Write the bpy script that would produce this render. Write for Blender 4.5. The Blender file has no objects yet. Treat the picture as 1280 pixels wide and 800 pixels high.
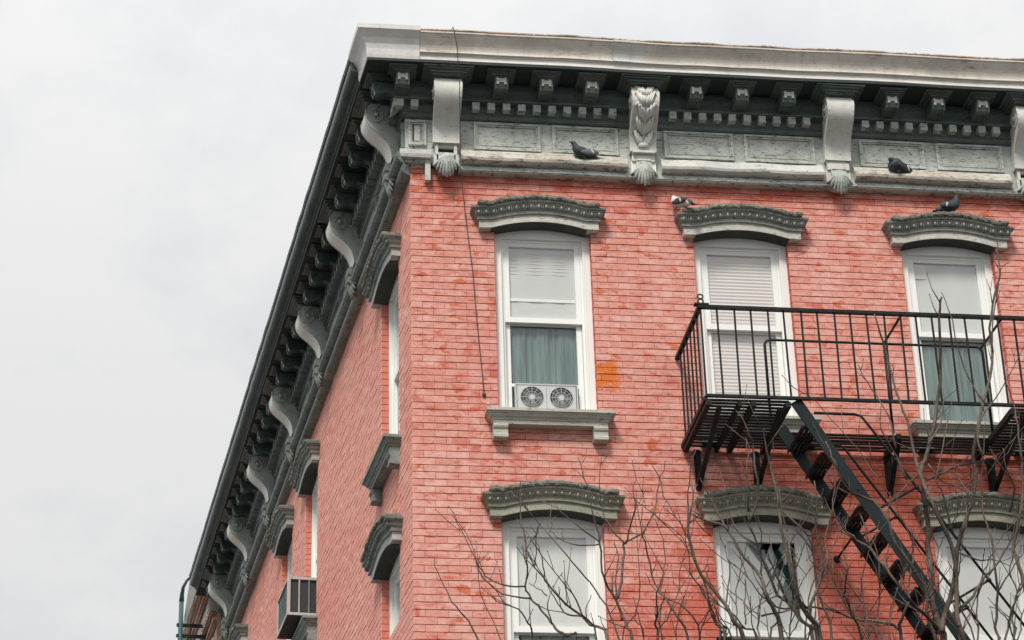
import bpy, math, random
from mathutils import Vector, Matrix, noise
random.seed(11)
R_ = math.radians
sc = bpy.context.scene
COL = sc.collection

# ------------------------------------------------------------------ camera
CAM = Vector((-1.80792, -19.16943, 1.6))
YAW, PITCH, ROLL = 0.1419126, 0.4678518, -0.0288140
FPX = 2941.99
cy_, sy_, cp_, sp_ = math.cos(YAW), math.sin(YAW), math.cos(PITCH), math.sin(PITCH)
fwd = Vector((sy_*cp_, cy_*cp_, sp_)); rgt = Vector((cy_, -sy_, 0)); upv = rgt.cross(fwd)
c_, s_ = math.cos(ROLL), math.sin(ROLL)
rgt, upv = c_*rgt + s_*upv, -s_*rgt + c_*upv
cam = bpy.data.cameras.new('camera'); cam.lens = FPX/1280*36; cam.sensor_width = 36
cam.clip_start = .1; cam.clip_end = 3000
camo = bpy.data.objects.new('camera', cam); COL.objects.link(camo)
camo.matrix_world = Matrix(((rgt.x, upv.x, -fwd.x, CAM.x), (rgt.y, upv.y, -fwd.y, CAM.y), (rgt.z, upv.z, -fwd.z, CAM.z), (0, 0, 0, 1)))
sc.camera = camo

# ------------------------------------------------------------------ sky, sun, exposure
SUN_EL, SUN_AZ = 50, 205          # azimuth clockwise from +Y: a hazy sun up in front of the facade
w = bpy.data.worlds.new('World'); sc.world = w; w.use_nodes = True
nt = w.node_tree; nt.nodes.clear()
def N(t, k, **kw):
    n = t.nodes.new(k)
    for a, b in kw.items(): setattr(n, a, b)
    return n
out = N(nt, 'ShaderNodeOutputWorld'); bg = N(nt, 'ShaderNodeBackground'); bg.inputs[1].default_value = 0.0575
sky = N(nt, 'ShaderNodeTexSky', sky_type='NISHITA', sun_disc=False, sun_elevation=R_(SUN_EL), sun_rotation=R_(SUN_AZ))
sky.air_density = 1; sky.dust_density = 3
tc = N(nt, 'ShaderNodeTexCoord')
mp = N(nt, 'ShaderNodeMapping'); mp.inputs['Scale'].default_value = (3.2, 3.2, 5)
nz = N(nt, 'ShaderNodeTexNoise'); nz.inputs['Scale'].default_value = 2.3; nz.inputs['Detail'].default_value = 6; nz.inputs['Roughness'].default_value = .58
cr = N(nt, 'ShaderNodeValToRGB')
cr.color_ramp.elements[0].position = .38; cr.color_ramp.elements[0].color = (5.85, 5.93, 6.12, 1)
cr.color_ramp.elements[1].position = .56; cr.color_ramp.elements[1].color = (6.62, 6.59, 6.48, 1)
mx = N(nt, 'ShaderNodeMix', data_type='RGBA'); mx.inputs[0].default_value = .93
L = nt.links.new
L(tc.outputs['Generated'], mp.inputs[0]); L(mp.outputs[0], nz.inputs[0]); L(nz.outputs[0], cr.inputs[0])
L(sky.outputs[0], mx.inputs[6]); L(cr.outputs[0], mx.inputs[7]); 
sx = N(nt, 'ShaderNodeSeparateXYZ'); L(tc.outputs['Generated'], sx.inputs[0])      # an overcast sky is brightest overhead
zr = N(nt, 'ShaderNodeMapRange', interpolation_type='SMOOTHSTEP'); L(sx.outputs[2], zr.inputs[0])
for i, v in ((1, .35), (2, 1.0), (3, 1.0), (4, 1.7)): zr.inputs[i].default_value = v
zm = N(nt, 'ShaderNodeVectorMath', operation='SCALE'); L(mx.outputs[2], zm.inputs[0]); L(zr.outputs[0], zm.inputs['Scale'])
L(zm.outputs[0], bg.inputs[0]); L(bg.outputs[0], out.inputs[0])
sun = bpy.data.lights.new('sun', 'SUN'); sun.energy = 1.5; sun.angle = R_(14); sun.color = (1, .95, .88)
suno = bpy.data.objects.new('sun', sun); COL.objects.link(suno)
sd = Vector((math.sin(R_(SUN_AZ))*math.cos(R_(SUN_EL)), math.cos(R_(SUN_AZ))*math.cos(R_(SUN_EL)), math.sin(R_(SUN_EL))))
suno.location = sd*60; suno.rotation_euler = sd.to_track_quat('Z', 'Y').to_euler()
vs = sc.view_settings; vs.view_transform = 'Standard'; vs.look = 'None'; vs.exposure = 1.12; vs.gamma = 1; vs.use_curve_mapping = False
sc.render.resolution_x = 1024; sc.render.resolution_y = 640

# ------------------------------------------------------------------ frames of the two facades
SA = -0.09984084
S = Vector((math.sin(SA), math.cos(SA), 0)); NS = Vector((-math.cos(SA), math.sin(SA), 0)); Z = Vector((0, 0, 1))
# local (u, d, z): u along the wall, d out of the wall, z up.
def MF(x, z=0, d=0, tilt=0):      # front facade, turned half round so the frame stays right-handed
    m = Matrix(((-1, 0, 0, x), (0, -1, 0, -d), (0, 0, 1, z), (0, 0, 0, 1)))
    return m @ Matrix.Rotation(tilt, 4, 'Y') if tilt else m
def MS(s, z=0, d=0, tilt=0):
    p = S*s + NS*d
    m = Matrix(((S.x, NS.x, 0, p.x), (S.y, NS.y, 0, p.y), (0, 0, 1, z), (0, 0, 0, 1)))
    return m @ Matrix.Rotation(tilt, 4, 'Y') if tilt else m
def PF(x, d, z): return Vector((x, -d, z))
def PS(s, d, z): return S*s + NS*d + Z*z
def at(px, py, Y):                # the place on the plane y=Y that a point of the reference layout stands for
    r = rgt*((px-640)/FPX) + upv*(-(py-400)/FPX) + fwd
    return CAM + r*((Y-CAM.y)/r.y)

# ------------------------------------------------------------------ mesh helpers
class MB:
    def __init__(s): s.v = []; s.f = []; s.m = []; s.mi = 0; s.sm = []
    def add(s, vs, fs, smooth=False):
        o = len(s.v); s.v += [tuple(v) for v in vs]
        for f in fs: s.f.append([i+o for i in f]); s.m.append(s.mi); s.sm.append(smooth)
    def box(s, a, b, P=None, taper=None):
        (x0, y0, z0), (x1, y1, z1) = a, b
        vs = [(x0,y0,z0),(x1,y0,z0),(x1,y1,z0),(x0,y1,z0),(x0,y0,z1),(x1,y0,z1),(x1,y1,z1),(x0,y1,z1)]
        if P: vs = [P(*v) for v in vs]
        s.add(vs, [(0,3,2,1),(4,5,6,7),(0,1,5,4),(1,2,6,5),(2,3,7,6),(3,0,4,7)])
    def prism(s, poly, u0, u1, P=None, smooth=False):   # polygon in (d, z), swept along u
        n = len(poly); P = P or (lambda u, d, z: (u, d, z))
        vs = [P(u0, d, z) for d, z in poly] + [P(u1, d, z) for d, z in poly]
        s.add(vs, [(i, (i+1) % n, n+(i+1) % n, n+i) for i in range(n)], smooth)
        s.add(vs, [tuple(range(n))[::-1], tuple(range(n, 2*n))])
    def tube(s, pts, rad, n=6, cap=True, smooth=True):
        pts = [Vector(p) for p in pts]
        if not isinstance(rad, (list, tuple)): rad = [rad]*len(pts)
        rings = []; prev = None
        for i, p in enumerate(pts):
            t = (pts[min(i+1, len(pts)-1)] - pts[max(i-1, 0)]).normalized()
            if prev is None:
                a = t.orthogonal().normalized()
            else:
                a = (prev - t*prev.dot(t))
                a = a.normalized() if a.length > 1e-6 else t.orthogonal().normalized()
            prev = a; b = t.cross(a)
            rings.append([p + (a*math.cos(2*math.pi*k/n) + b*math.sin(2*math.pi*k/n))*rad[i] for k in range(n)])
        vs = [v for r in rings for v in r]
        fs = [(i*n+k, i*n+(k+1) % n, (i+1)*n+(k+1) % n, (i+1)*n+k) for i in range(len(pts)-1) for k in range(n)]
        s.add(vs, fs, smooth)
        if cap: s.add(rings[0], [tuple(range(n))[::-1]]); s.add(rings[-1], [tuple(range(n))])
    def bar(s, a, b, w, h, up=Z):  # rectangular bar from a to b: w across, h along 'up'
        a, b = Vector(a), Vector(b); t = (b-a).normalized(); x = t.cross(up).normalized(); y = x.cross(t)
        vs = [p + x*sx*w/2 + y*sy*h/2 for p in (a, b) for sx, sy in ((-1,-1),(1,-1),(1,1),(-1,1))]
        s.add(vs, [(3,2,1,0),(4,5,6,7),(0,1,5,4),(1,2,6,5),(2,3,7,6),(3,0,4,7)])
    def ell(s, c, r, nu=10, nv=6, M=None):
        c = Vector(c); vs = []; fs = []
        for j in range(nv+1):
            th = math.pi*j/nv
            for i in range(nu):
                ph = 2*math.pi*i/nu
                v = Vector((r[0]*math.sin(th)*math.cos(ph), r[1]*math.sin(th)*math.sin(ph), r[2]*math.cos(th)))
                if M: v = M @ v
                vs.append(c+v)
        for j in range(nv):
            for i in range(nu): fs.append((j*nu+i, (j+1)*nu+i, (j+1)*nu+(i+1) % nu, j*nu+(i+1) % nu))
        s.add(vs, fs, True)
    def build(s, name, mats, parent=None, M=None, bevel=0, label=None, kind=None):
        me = bpy.data.meshes.new(name); me.from_pydata(s.v, [], s.f)
        for m in (mats if isinstance(mats, (list, tuple)) else [mats]): me.materials.append(m)
        me.polygons.foreach_set('material_index', s.m); me.polygons.foreach_set('use_smooth', s.sm)
        me.update()
        import bmesh
        bm = bmesh.new(); bm.from_mesh(me)
        bmesh.ops.remove_doubles(bm, verts=bm.verts, dist=1e-5)
        if bevel:
            es = [e for e in bm.edges if len(e.link_faces) == 2 and e.calc_face_angle(0) > .7]
            bmesh.ops.bevel(bm, geom=es, offset=bevel, segments=1, affect='EDGES', clamp_overlap=True)
        bmesh.ops.recalc_face_normals(bm, faces=bm.faces)
        bm.to_mesh(me); bm.free()
        return link(name, me, parent, M, label, kind)
def link(name, me, parent=None, M=None, label=None, kind=None):
    o = bpy.data.objects.new(name, me); COL.objects.link(o)
    if parent: o.parent = parent
    if M is not None: o.matrix_basis = M
    if label: o['label'] = label
    if kind: o['kind'] = kind
    return o
def thing(name, label, cat, loc=(0, 0, 0), group=None):
    o = bpy.data.objects.new(name, None); COL.objects.link(o); o.location = loc
    o.empty_display_size = .2; o['label'] = label; o['category'] = cat
    if group: o['group'] = group
    return o

# ------------------------------------------------------------------ materials
def mat(name, col=(.5,.5,.5), rough=.6, metal=0, spec=.5):
    m = bpy.data.materials.new(name); m.use_nodes = True
    b = m.node_tree.nodes['Principled BSDF']
    b.inputs['Base Color'].default_value = (*col, 1); b.inputs['Roughness'].default_value = rough
    b.inputs['Metallic'].default_value = metal; b.inputs['Specular IOR Level'].default_value = spec
    return m, m.node_tree, b
def pos(t, scale=(1, 1, 1)):
    g = N(t, 'ShaderNodeNewGeometry'); m = N(t, 'ShaderNodeMapping'); m.inputs['Scale'].default_value = scale
    t.links.new(g.outputs['Position'], m.inputs[0]); return m.outputs[0]
def noi(t, vec, scale, detail=4, rough=.6, dist=0):
    n = N(t, 'ShaderNodeTexNoise'); n.inputs['Scale'].default_value = scale; n.inputs['Detail'].default_value = detail
    n.inputs['Roughness'].default_value = rough; n.inputs['Distortion'].default_value = dist
    t.links.new(vec, n.inputs[0]); return n.outputs[0]
def ramp(t, fac, a, b, ca=(0,0,0,1), cb=(1,1,1,1)):
    r = N(t, 'ShaderNodeValToRGB'); e = r.color_ramp.elements
    e[0].position = a; e[1].position = b; e[0].color = ca; e[1].color = cb
    t.links.new(fac, r.inputs[0]); return r.outputs[0]
def mixc(t, fac, a, b, mode='MIX'):
    m = N(t, 'ShaderNodeMix', data_type='RGBA', blend_type=mode)
    for sock, v in ((m.inputs[0], fac), (m.inputs[6], a), (m.inputs[7], b)):
        if isinstance(v, bpy.types.NodeSocket): t.links.new(v, sock)
        elif isinstance(v, (int, float)): sock.default_value = v
        else: sock.default_value = (*v, 1)
    return m.outputs[2]
def mth(t, op, a, b=0):
    m = N(t, 'ShaderNodeMath', operation=op)
    for i, v in ((0, a), (1, b)):
        if isinstance(v, bpy.types.NodeSocket): t.links.new(v, m.inputs[i])
        else: m.inputs[i].default_value = v
    return m.outputs[0]
def bump(t, b, h, strength=.4, dist=.004):
    n = N(t, 'ShaderNodeBump'); n.inputs['Strength'].default_value = strength; n.inputs['Distance'].default_value = dist
    t.links.new(h, n.inputs['Height']); t.links.new(n.outputs[0], b.inputs['Normal'])
def weathered(name, base, base2, dirt, cover=.42, fscale=(6, 6, 14), fleck=.56, rough=.6, rust=None, rustc=(.32,.19,.11), streak=0, bstr=.4):
    """old paint: two tones, flaked specks showing the dirt colour, optional rust and run-off streaks"""
    m, t, b = mat(name, base, rough)
    p = pos(t); c = mixc(t, ramp(t, noi(t, p, 2.3, 5), .35, .68), base, base2)
    if streak:
        sv = noi(t, pos(t, (9, 9, .7)), 2.2, 4, .7)
        c = mixc(t, mth(t, 'MULTIPLY', ramp(t, sv, .5, .78), streak), c, dirt)
    grime = ramp(t, noi(t, p, 7, 6, .7), cover, cover+.3)
    c = mixc(t, mth(t, 'MULTIPLY', grime, .38), c, dirt)
    f = noi(t, pos(t, fscale), 5, 6, .72, .6)
    fl = ramp(t, f, fleck, fleck+.05)
    c = mixc(t, mth(t, 'MULTIPLY', fl, .85), c, dirt)
    if rust:
        rr = mth(t, 'MULTIPLY', ramp(t, noi(t, pos(t, (1.6, 1.6, 7)), 1.7, 5, .65), rust, rust+.1), .7)
        c = mixc(t, rr, c, rustc)
    t.links.new(c, b.inputs['Base Color'])
    bump(t, b, mth(t, 'SUBTRACT', noi(t, p, 40, 4, .6), mth(t, 'MULTIPLY', fl, .6)), bstr, .004)
    return m
M = {}
M['crown'] = weathered('cream_crown_paint', (.76,.72,.64), (.60,.57,.50), (.26,.21,.16), .5, (3,3,9), .62, .45, rust=.6, streak=.35)
M['ledge'] = weathered('rusty_top_edge', (.66,.62,.55), (.52,.42,.34), (.24,.14,.09), .42, (4,4,9), .5, .6, rust=.5)
M['fascia'] = weathered('white_fascia_paint', (.80,.78,.72), (.68,.67,.62), (.25,.24,.2), .5, (2,2,9), .64, .5, rust=.66)
M['sheet'] = weathered('whitish_sheet_metal', (.64,.645,.61), (.76,.73,.69), (.26,.3,.28), .5, (4,4,4), .66, .42, streak=.25)
M['frieze'] = weathered('pale_grey_green_paint', (.40,.44,.40), (.53,.555,.51), (.07,.075,.065), .44, (3.2,3.2,13), .55, .65, rust=.63, rustc=(.19,.15,.115))
M['frieze_white'] = weathered('chalky_white_paint', (.62,.62,.57), (.50,.52,.48), (.16,.13,.1), .46, (3,3,14), .58, .65, rust=.66)
M['rusty_ledge'] = weathered('rusted_ledge_paint', (.58,.57,.51), (.48,.45,.38), (.16,.12,.09), .42, (3,3,11), .54, .7, rust=.60)
M['soffit'] = weathered('grimy_shaded_soffit_paint', (.014,.028,.026), (.028,.046,.042), (.007,.011,.010), .4, (4,4,4), .6, .75)  # dark grime, with the shade under the cornice put into the colour
M['modil'] = weathered('shade_dark_grey_green_paint', (.07,.10,.092), (.13,.165,.15), (.015,.022,.02), .45, (5,5,10), .58, .65)  # darkened so the colour carries the shade below the soffit
M['bracket'] = weathered('bracket_paint', (.66,.655,.60), (.54,.56,.52), (.2,.18,.14), .5, (2.5,2.5,4), .63, .5, rust=.74, streak=.2)
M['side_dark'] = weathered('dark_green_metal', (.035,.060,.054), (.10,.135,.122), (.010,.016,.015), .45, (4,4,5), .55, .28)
M['under'] = weathered('shade_dark_underside', (.035,.042,.036), (.06,.068,.058), (.012,.014,.012), .45, (5,5,5), .58, .85)  # shade below hoods and air conditioner put into the colour
M['stone_dark'] = weathered('darker_cast_stone', (.24,.26,.23), (.34,.355,.32), (.05,.055,.045), .38, (6,6,9), .58, .85)  # moulding behind the eggs, toned darker than them
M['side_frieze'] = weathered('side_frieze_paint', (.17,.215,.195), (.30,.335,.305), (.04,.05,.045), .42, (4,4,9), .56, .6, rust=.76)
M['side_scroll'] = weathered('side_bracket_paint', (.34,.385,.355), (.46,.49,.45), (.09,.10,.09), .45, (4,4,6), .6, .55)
M['side_light'] = weathered('side_bracket_white', (.85,.83,.76), (.76,.76,.69), (.3,.3,.2), .5, (2.5,2.5,4), .64, .5, rust=.72, rustc=(.3,.24,.1))
M['stone'] = weathered('grey_green_cast_stone', (.30,.325,.295), (.43,.44,.40), (.075,.08,.065), .44, (6,6,9), .6, .85, rust=.7, rustc=(.3,.2,.11))
M['stone_band'] = weathered('pale_lintel_band', (.46,.455,.41), (.58,.56,.5), (.15,.13,.1), .44, (4,4,12), .57, .8, rust=.68, rustc=(.32,.2,.12))
M['stone_low'] = weathered('mossy_cast_stone', (.27,.27,.21), (.37,.36,.29), (.08,.085,.055), .42, (6,6,9), .58, .88)
M['sill'] = weathered('warm_grey_sill', (.40,.395,.335), (.50,.49,.42), (.12,.115,.085), .46, (5,5,12), .58, .8, rust=.66, rustc=(.3,.2,.1))
M['moss'] = weathered('dirty_moss_crust', (.15,.155,.125), (.27,.265,.22), (.05,.052,.04), .4, (9,9,9), .55, .95, bstr=1)
M['win'] = weathered('white_window_paint', (.82,.83,.8), (.78,.79,.76), (.45,.46,.44), .6, (3,3,3), .68, .4, bstr=.1)
M['win_edge'] = mat('window_gasket', (.05,.06,.06), .6)[0]
def iron():
    m, t, b = mat('black_iron_paint', (.012,.015,.015), .5, spec=.22)
    c = mixc(t, ramp(t, noi(t, pos(t), 14, 5), .45, .72), (.006,.009,.009), (.018,.025,.025))
    c = mixc(t, ramp(t, noi(t, pos(t), 25, 5, .7), .66, .72), c, (.12,.07,.04))
    t.links.new(c, b.inputs['Base Color']); bump(t, b, noi(t, pos(t), 60), .3, .002); return m
M['iron'] = iron()
M['iron_teal'] = iron2 = weathered('worn_teal_iron', (.007,.011,.012), (.015,.024,.026), (.006,.007,.007), .45, (6,6,6), .6, .5, bstr=.2)

iron2.node_tree.nodes['Principled BSDF'].inputs['Specular IOR Level'].default_value = .18
def brickmat(name, k, side=False, deep=0):
    """chalky pink masonry paint over red brick: every brick its own tone, worn spots of bare orange brick"""
    m, t, b = mat(name, (.6,.25,.2), .82, spec=.25)
    g = N(t, 'ShaderNodeNewGeometry'); sp = N(t, 'ShaderNodeSeparateXYZ'); t.links.new(g.outputs['Position'], sp.inputs[0])
    X, Y, ZZ = sp.outputs
    u = mth(t, 'MULTIPLY', Y, 1/math.cos(SA)) if side else X
    row = mth(t, 'FLOOR', mth(t, 'DIVIDE', mth(t, 'SUBTRACT', ZZ, ZB), CP))
    half = mth(t, 'MULTIPLY', mth(t, 'MODULO', row, 2), BL/2)
    colm = mth(t, 'FLOOR', mth(t, 'DIVIDE', mth(t, 'ADD', u, half), BL))
    cb = N(t, 'ShaderNodeCombineXYZ'); t.links.new(colm, cb.inputs[0]); t.links.new(row, cb.inputs[1]); cb.inputs[2].default_value = k
    wn = N(t, 'ShaderNodeTexWhiteNoise'); t.links.new(cb.outputs[0], wn.inputs[0]); rnd = wn.outputs[0]
    p = pos(t)
    patch = ramp(t, noi(t, p, .8, 3, .5), .38, .66)                      # broad faded and fresh areas
    pale, pink, red, orange = (.70,.395,.335), (.59,.205,.155), (.475,.085,.05), (.54,.105,.022)
    tone = mth(t, 'ADD', mth(t, 'MULTIPLY', rnd, .34), mth(t, 'MULTIPLY', noi(t, pos(t, (7,7,12)), 1.5, 6, .72), 1.05))
    if side: pale, pink, red = (.74,.40,.335), (.655,.25,.19), (.60,.17,.12)
    c = mixc(t, ramp(t, tone, .42, .85), pink, pale)
    rd = mth(t, 'ADD', mth(t, 'MULTIPLY', noi(t, pos(t, (5,5,9)), 1.15, 6, .68, .6), 1.0), mth(t, 'MULTIPLY', rnd, .22))
    rd = mth(t, 'ADD', rd, mth(t, 'MULTIPLY', patch, .10))
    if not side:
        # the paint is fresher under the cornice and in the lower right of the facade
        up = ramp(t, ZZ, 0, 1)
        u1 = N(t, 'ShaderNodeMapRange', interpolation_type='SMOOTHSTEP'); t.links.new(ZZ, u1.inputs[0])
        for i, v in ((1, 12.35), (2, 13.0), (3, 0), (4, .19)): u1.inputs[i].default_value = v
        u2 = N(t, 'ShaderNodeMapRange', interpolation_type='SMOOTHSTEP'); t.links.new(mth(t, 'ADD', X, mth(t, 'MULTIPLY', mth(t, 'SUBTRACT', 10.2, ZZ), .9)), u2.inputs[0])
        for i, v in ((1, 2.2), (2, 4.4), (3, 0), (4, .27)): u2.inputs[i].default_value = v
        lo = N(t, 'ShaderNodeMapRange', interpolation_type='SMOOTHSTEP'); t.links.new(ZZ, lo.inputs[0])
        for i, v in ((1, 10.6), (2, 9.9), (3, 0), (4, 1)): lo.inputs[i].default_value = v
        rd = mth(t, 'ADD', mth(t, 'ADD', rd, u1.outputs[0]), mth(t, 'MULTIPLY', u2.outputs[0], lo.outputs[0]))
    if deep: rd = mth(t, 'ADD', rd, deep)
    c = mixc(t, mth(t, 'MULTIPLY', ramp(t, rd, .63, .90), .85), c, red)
    # soft-edged worn spots, flattened along the courses
    sp_n = noi(t, pos(t, (3.6,3.6,7.5)), 1.6, 4, .55, .4)
    c = mixc(t, mth(t, 'MULTIPLY', ramp(t, sp_n, .60 if not side else .70, .635 if not side else .74), .8), c, mixc(t, rnd, (.50,.10,.05), orange))
    if not side:                                                        # raw patch beside the first window
        dx = mth(t, 'ABSOLUTE', mth(t, 'DIVIDE', mth(t, 'SUBTRACT', X, 1.79), .14))
        dz = mth(t, 'ABSOLUTE', mth(t, 'DIVIDE', mth(t, 'SUBTRACT', ZZ, 10.86), .17))
        q = mth(t, 'MULTIPLY', mth(t, 'ADD', mth(t, 'MAXIMUM', dx, dz), mth(t, 'MULTIPLY', noi(t, pos(t, (4,4,14)), 1.4, 5, .7), 2.6)), .4)
        c = mixc(t, ramp(t, q, .76, .86, (1,1,1,1), (0,0,0,1)), c, (.62,.15,.022))
        dr = noi(t, pos(t, (14,14,1.2)), 2.4, 3, .6)
        c = mixc(t, mth(t, 'MULTIPLY', ramp(t, dr, .70, .78), .35), c, (.75,.5,.45))
    # chalky bloom and small chips
    c = mixc(t, mth(t, 'MULTIPLY', ramp(t, noi(t, p, 34, 5, .75), .52, .75), .4), c, (.78,.48,.44))
    c = mixc(t, mth(t, 'MULTIPLY', ramp(t, noi(t, pos(t, (20,20,40)), 1.9, 4, .8), .66, .72), .55), c, (.30,.07,.045))
    t.links.new(c, b.inputs['Base Color'])
    bump(t, b, mth(t, 'ADD', noi(t, p, 55, 5, .65), mth(t, 'MULTIPLY', noi(t, p, 12, 3), 1.5)), .55, .004)
    return m
CP, BL = .068, .205
ZB = 12.7666 - 100*CP
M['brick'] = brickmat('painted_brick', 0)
M['brick_side'] = brickmat('painted_brick_side', 3, True)
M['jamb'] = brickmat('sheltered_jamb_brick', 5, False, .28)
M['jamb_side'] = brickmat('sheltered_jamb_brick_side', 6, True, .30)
def mortar(name, side=False):
    m, t, b = mat(name, (.16,.06,.045), .95, spec=.1)
    c = mixc(t, ramp(t, noi(t, pos(t), 6, 5, .7), .35, .7), (.035,.018,.015), (.13,.045,.034))
    t.links.new(c, b.inputs['Base Color']); return m
M['mortar'] = mortar('dark_mortar')  # front joints, darker than those of the side wall
M['mortar_side'] = mat('painted_mortar', (.42,.16,.125), .95, spec=.1)[0]

def glass():
    m = bpy.data.materials.new('window_glass'); m.use_nodes = True; t = m.node_tree; t.nodes.clear()
    o = N(t, 'ShaderNodeOutputMaterial'); mixs = N(t, 'ShaderNodeMixShader'); tr = N(t, 'ShaderNodeBsdfTransparent'); gl = N(t, 'ShaderNodeBsdfGlossy')
    fr = N(t, 'ShaderNodeFresnel'); fr.inputs[0].default_value = 1.6
    tr.inputs[0].default_value = (.985,.995,.99,1); gl.inputs['Roughness'].default_value = .03
    bn = N(t, 'ShaderNodeBump'); bn.inputs['Strength'].default_value = .12; bn.inputs['Distance'].default_value = .02
    t.links.new(noi(t, pos(t), 3, 2), bn.inputs['Height']); t.links.new(bn.outputs[0], gl.inputs['Normal'])
    gg = N(t, 'ShaderNodeNewGeometry'); t.links.new(mth(t, 'MULTIPLY', mth(t, 'MAXIMUM', fr.outputs[0], .12), mth(t, 'SUBTRACT', 1, gg.outputs['Backfacing'])), mixs.inputs[0]); t.links.new(tr.outputs[0], mixs.inputs[1]); t.links.new(gl.outputs[0], mixs.inputs[2]); t.links.new(mixs.outputs[0], o.inputs[0])
    return m
M['glass'] = glass()
def cloth(name, a, b_, sc_=(14,14,1.2)):
    m, t, b = mat(name, a, .9)
    c = mixc(t, ramp(t, noi(t, pos(t, sc_), 1.6, 4, .6, .5), .38, .66), a, b_); t.links.new(c, b.inputs['Base Color']); return m
M['shade'] = cloth('pale_roller_shade_and_reflection', (.64,.63,.615), (.68,.67,.66), (1,1,1))
M['shade2'] = cloth('cool_grey_shade', (.58,.575,.57), (.62,.615,.61), (1,1,1))
M['blind'] = mat('pinkish_blind_slat', (.68,.62,.60), .6)[0]
M['curtain_and_reflection'] = cloth('sheer_teal_curtain', (.085,.14,.135), (.17,.235,.228))
M['room'] = mat('dim_room', (.03,.055,.055), .9)[0]
M['unit'] = weathered('white_appliance_plastic', (.46,.48,.48), (.55,.57,.56), (.28,.29,.29), .6, (3,3,3), .7, .45, bstr=.05)
M['unit_dark'] = mat('fan_dark', (.12,.15,.15), .6)[0]
M['ac_metal'] = weathered('beige_appliance_metal', (.40,.41,.39), (.5,.5,.47), (.2,.17,.13), .5, (4,4,4), .62, .5, bstr=.1)
M['ac_coil'] = mat('ac_coil', (.02,.03,.03), .5)[0]
M['teal_pipe'] = weathered('teal_pipe_paint', (.035,.085,.095), (.055,.115,.125), (.03,.05,.05), .5, (4,4,2), .62, .4)
M['tan'] = weathered('tan_brick_far', (.52,.35,.25), (.6,.43,.33), (.2,.1,.07), .45, (8,8,12), .6, .85)
M['brown'] = weathered('brown_corbel_brick', (.30,.16,.115), (.40,.23,.17), (.08,.04,.03), .45, (8,8,12), .6, .85)
M['dark_open'] = mat('opening_shade_black', (.015,.015,.015), .8)[0]
def bark():
    m, t, b = mat('bark', (.16,.12,.09), .85, spec=.25)
    c = mixc(t, ramp(t, noi(t, pos(t, (1,1,.6)), 3.5, 4), .35, .65), (.028,.023,.021), (.17,.135,.105))
    c = mixc(t, ramp(t, noi(t, pos(t), 45, 4, .7), .56, .66), c, (.03,.025,.022))
    t.links.new(c, b.inputs['Base Color']); bump(t, b, noi(t, pos(t), 90, 4), .6, .003); return m
M['bark'] = bark()
M['cable'] = mat('black_cable', (.03,.03,.03), .6)[0]
M['pg_dark'] = mat('slate_feathers', (.035,.045,.05), .7)[0]
M['pg_mid'] = mat('grey_feathers', (.13,.15,.16), .75)[0]
M['pg_white'] = mat('white_feathers', (.6,.58,.54), .8)[0]
M['pg_beak'] = mat('beak', (.1,.09,.09), .5)[0]

# ------------------------------------------------------------------ ground
m, t, b = mat('asphalt', (.05,.05,.05), .95)
t.links.new(mixc(t, ramp(t, noi(t, pos(t), 1.5, 6), .4, .65), (.042,.042,.044), (.065,.064,.062)), b.inputs['Base Color'])
g = MB(); g.box((-1500,-1500,-.3), (1500,1500,-.13)); g.build('ground', m, kind='structure')
m2, t, b = mat('concrete_pavement', (.2,.19,.18), .9)
t.links.new(mixc(t, ramp(t, noi(t, pos(t), 2, 6), .4, .65), (.12,.118,.11), (.19,.185,.175)), b.inputs['Base Color'])
g = MB(); g.box((-4.5,-5,-.13), (9,-.01,0)); g.box((-4.5,-.01,-.13), (-.01,26,0)); g.build('pavement', m2, kind='structure')

# ================================================================== THE CORNER BUILDING
bld = thing('corner_building', 'pinkish red painted brick corner building with bracketed grey green cornice and white windows', 'building')
XR, SE = 7.3, 14.3                                 # right end of the facade, far end of the side wall
ZW = 12.97                                         # top of the brickwork (behind the frieze)
OW = .4575                                         # half width of a window opening
WF = [1.243, 3.145, 5.175]; WS = [1.09, 6.04, 8.03, 12.35]
SILLS = [10.49, 7.36]; KZ = [1.0, 1.12]; HB = [10.49, 7.59]     # sill height, stretch of the taller lower windows, hood base
OPH = 1.93
def openings(ws): return [(c-OW, c+OW, z, z+OPH*k) for c in ws for z, k in zip(SILLS, KZ)]
def wallmesh(mb, P, u0, u1, z0, z1, ops, d0, d1):
    us = sorted({u0, u1, *[o[0] for o in ops], *[o[1] for o in ops]}); zs = sorted({z0, z1, *[o[2] for o in ops], *[o[3] for o in ops]})
    for a, b_ in zip(us, us[1:]):
        for c, d in zip(zs, zs[1:]):
            if any(o[0]-1e-4 <= a and b_ <= o[1]+1e-4 and o[2]-1e-4 <= c and d <= o[3]+1e-4 for o in ops): continue
            mb.box((a, d0, c), (b_, d1, d), P)
g = 0.009
fo = [(a-g, b_+g, c-.004, d+.004) for a, b_, c, d in openings(WF)]; so = [(a-g, b_+g, c-.004, d+.004) for a, b_, c, d in openings(WS)]
mb = MB(); wallmesh(mb, PF, .012, XR, 0, 13.9, fo, -.34, -.0075); front_wall = mb.build('front_wall', M['mortar'], bld)
mb = MB(); wallmesh(mb, PS, .012, SE, 0, 13.9, so, -.34, -.0045); side_wall = mb.build('side_wall', M['mortar_side'], bld)
mb = MB()
mb.add([PF(0.1,-.1,13.9), PF(XR,-.1,13.9), PF(XR,-14,13.9), PS(14.2,-.1,13.9), PF(0.1,-.1,13.93), PF(XR,-.1,13.93), PF(XR,-14,13.93), PS(14.2,-.1,13.93)], [(3,2,1,0),(4,5,6,7),(0,1,5,4),(1,2,6,5),(2,3,7,6),(3,0,4,7)])
mb.build('roof', M['soffit'], bld)
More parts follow.
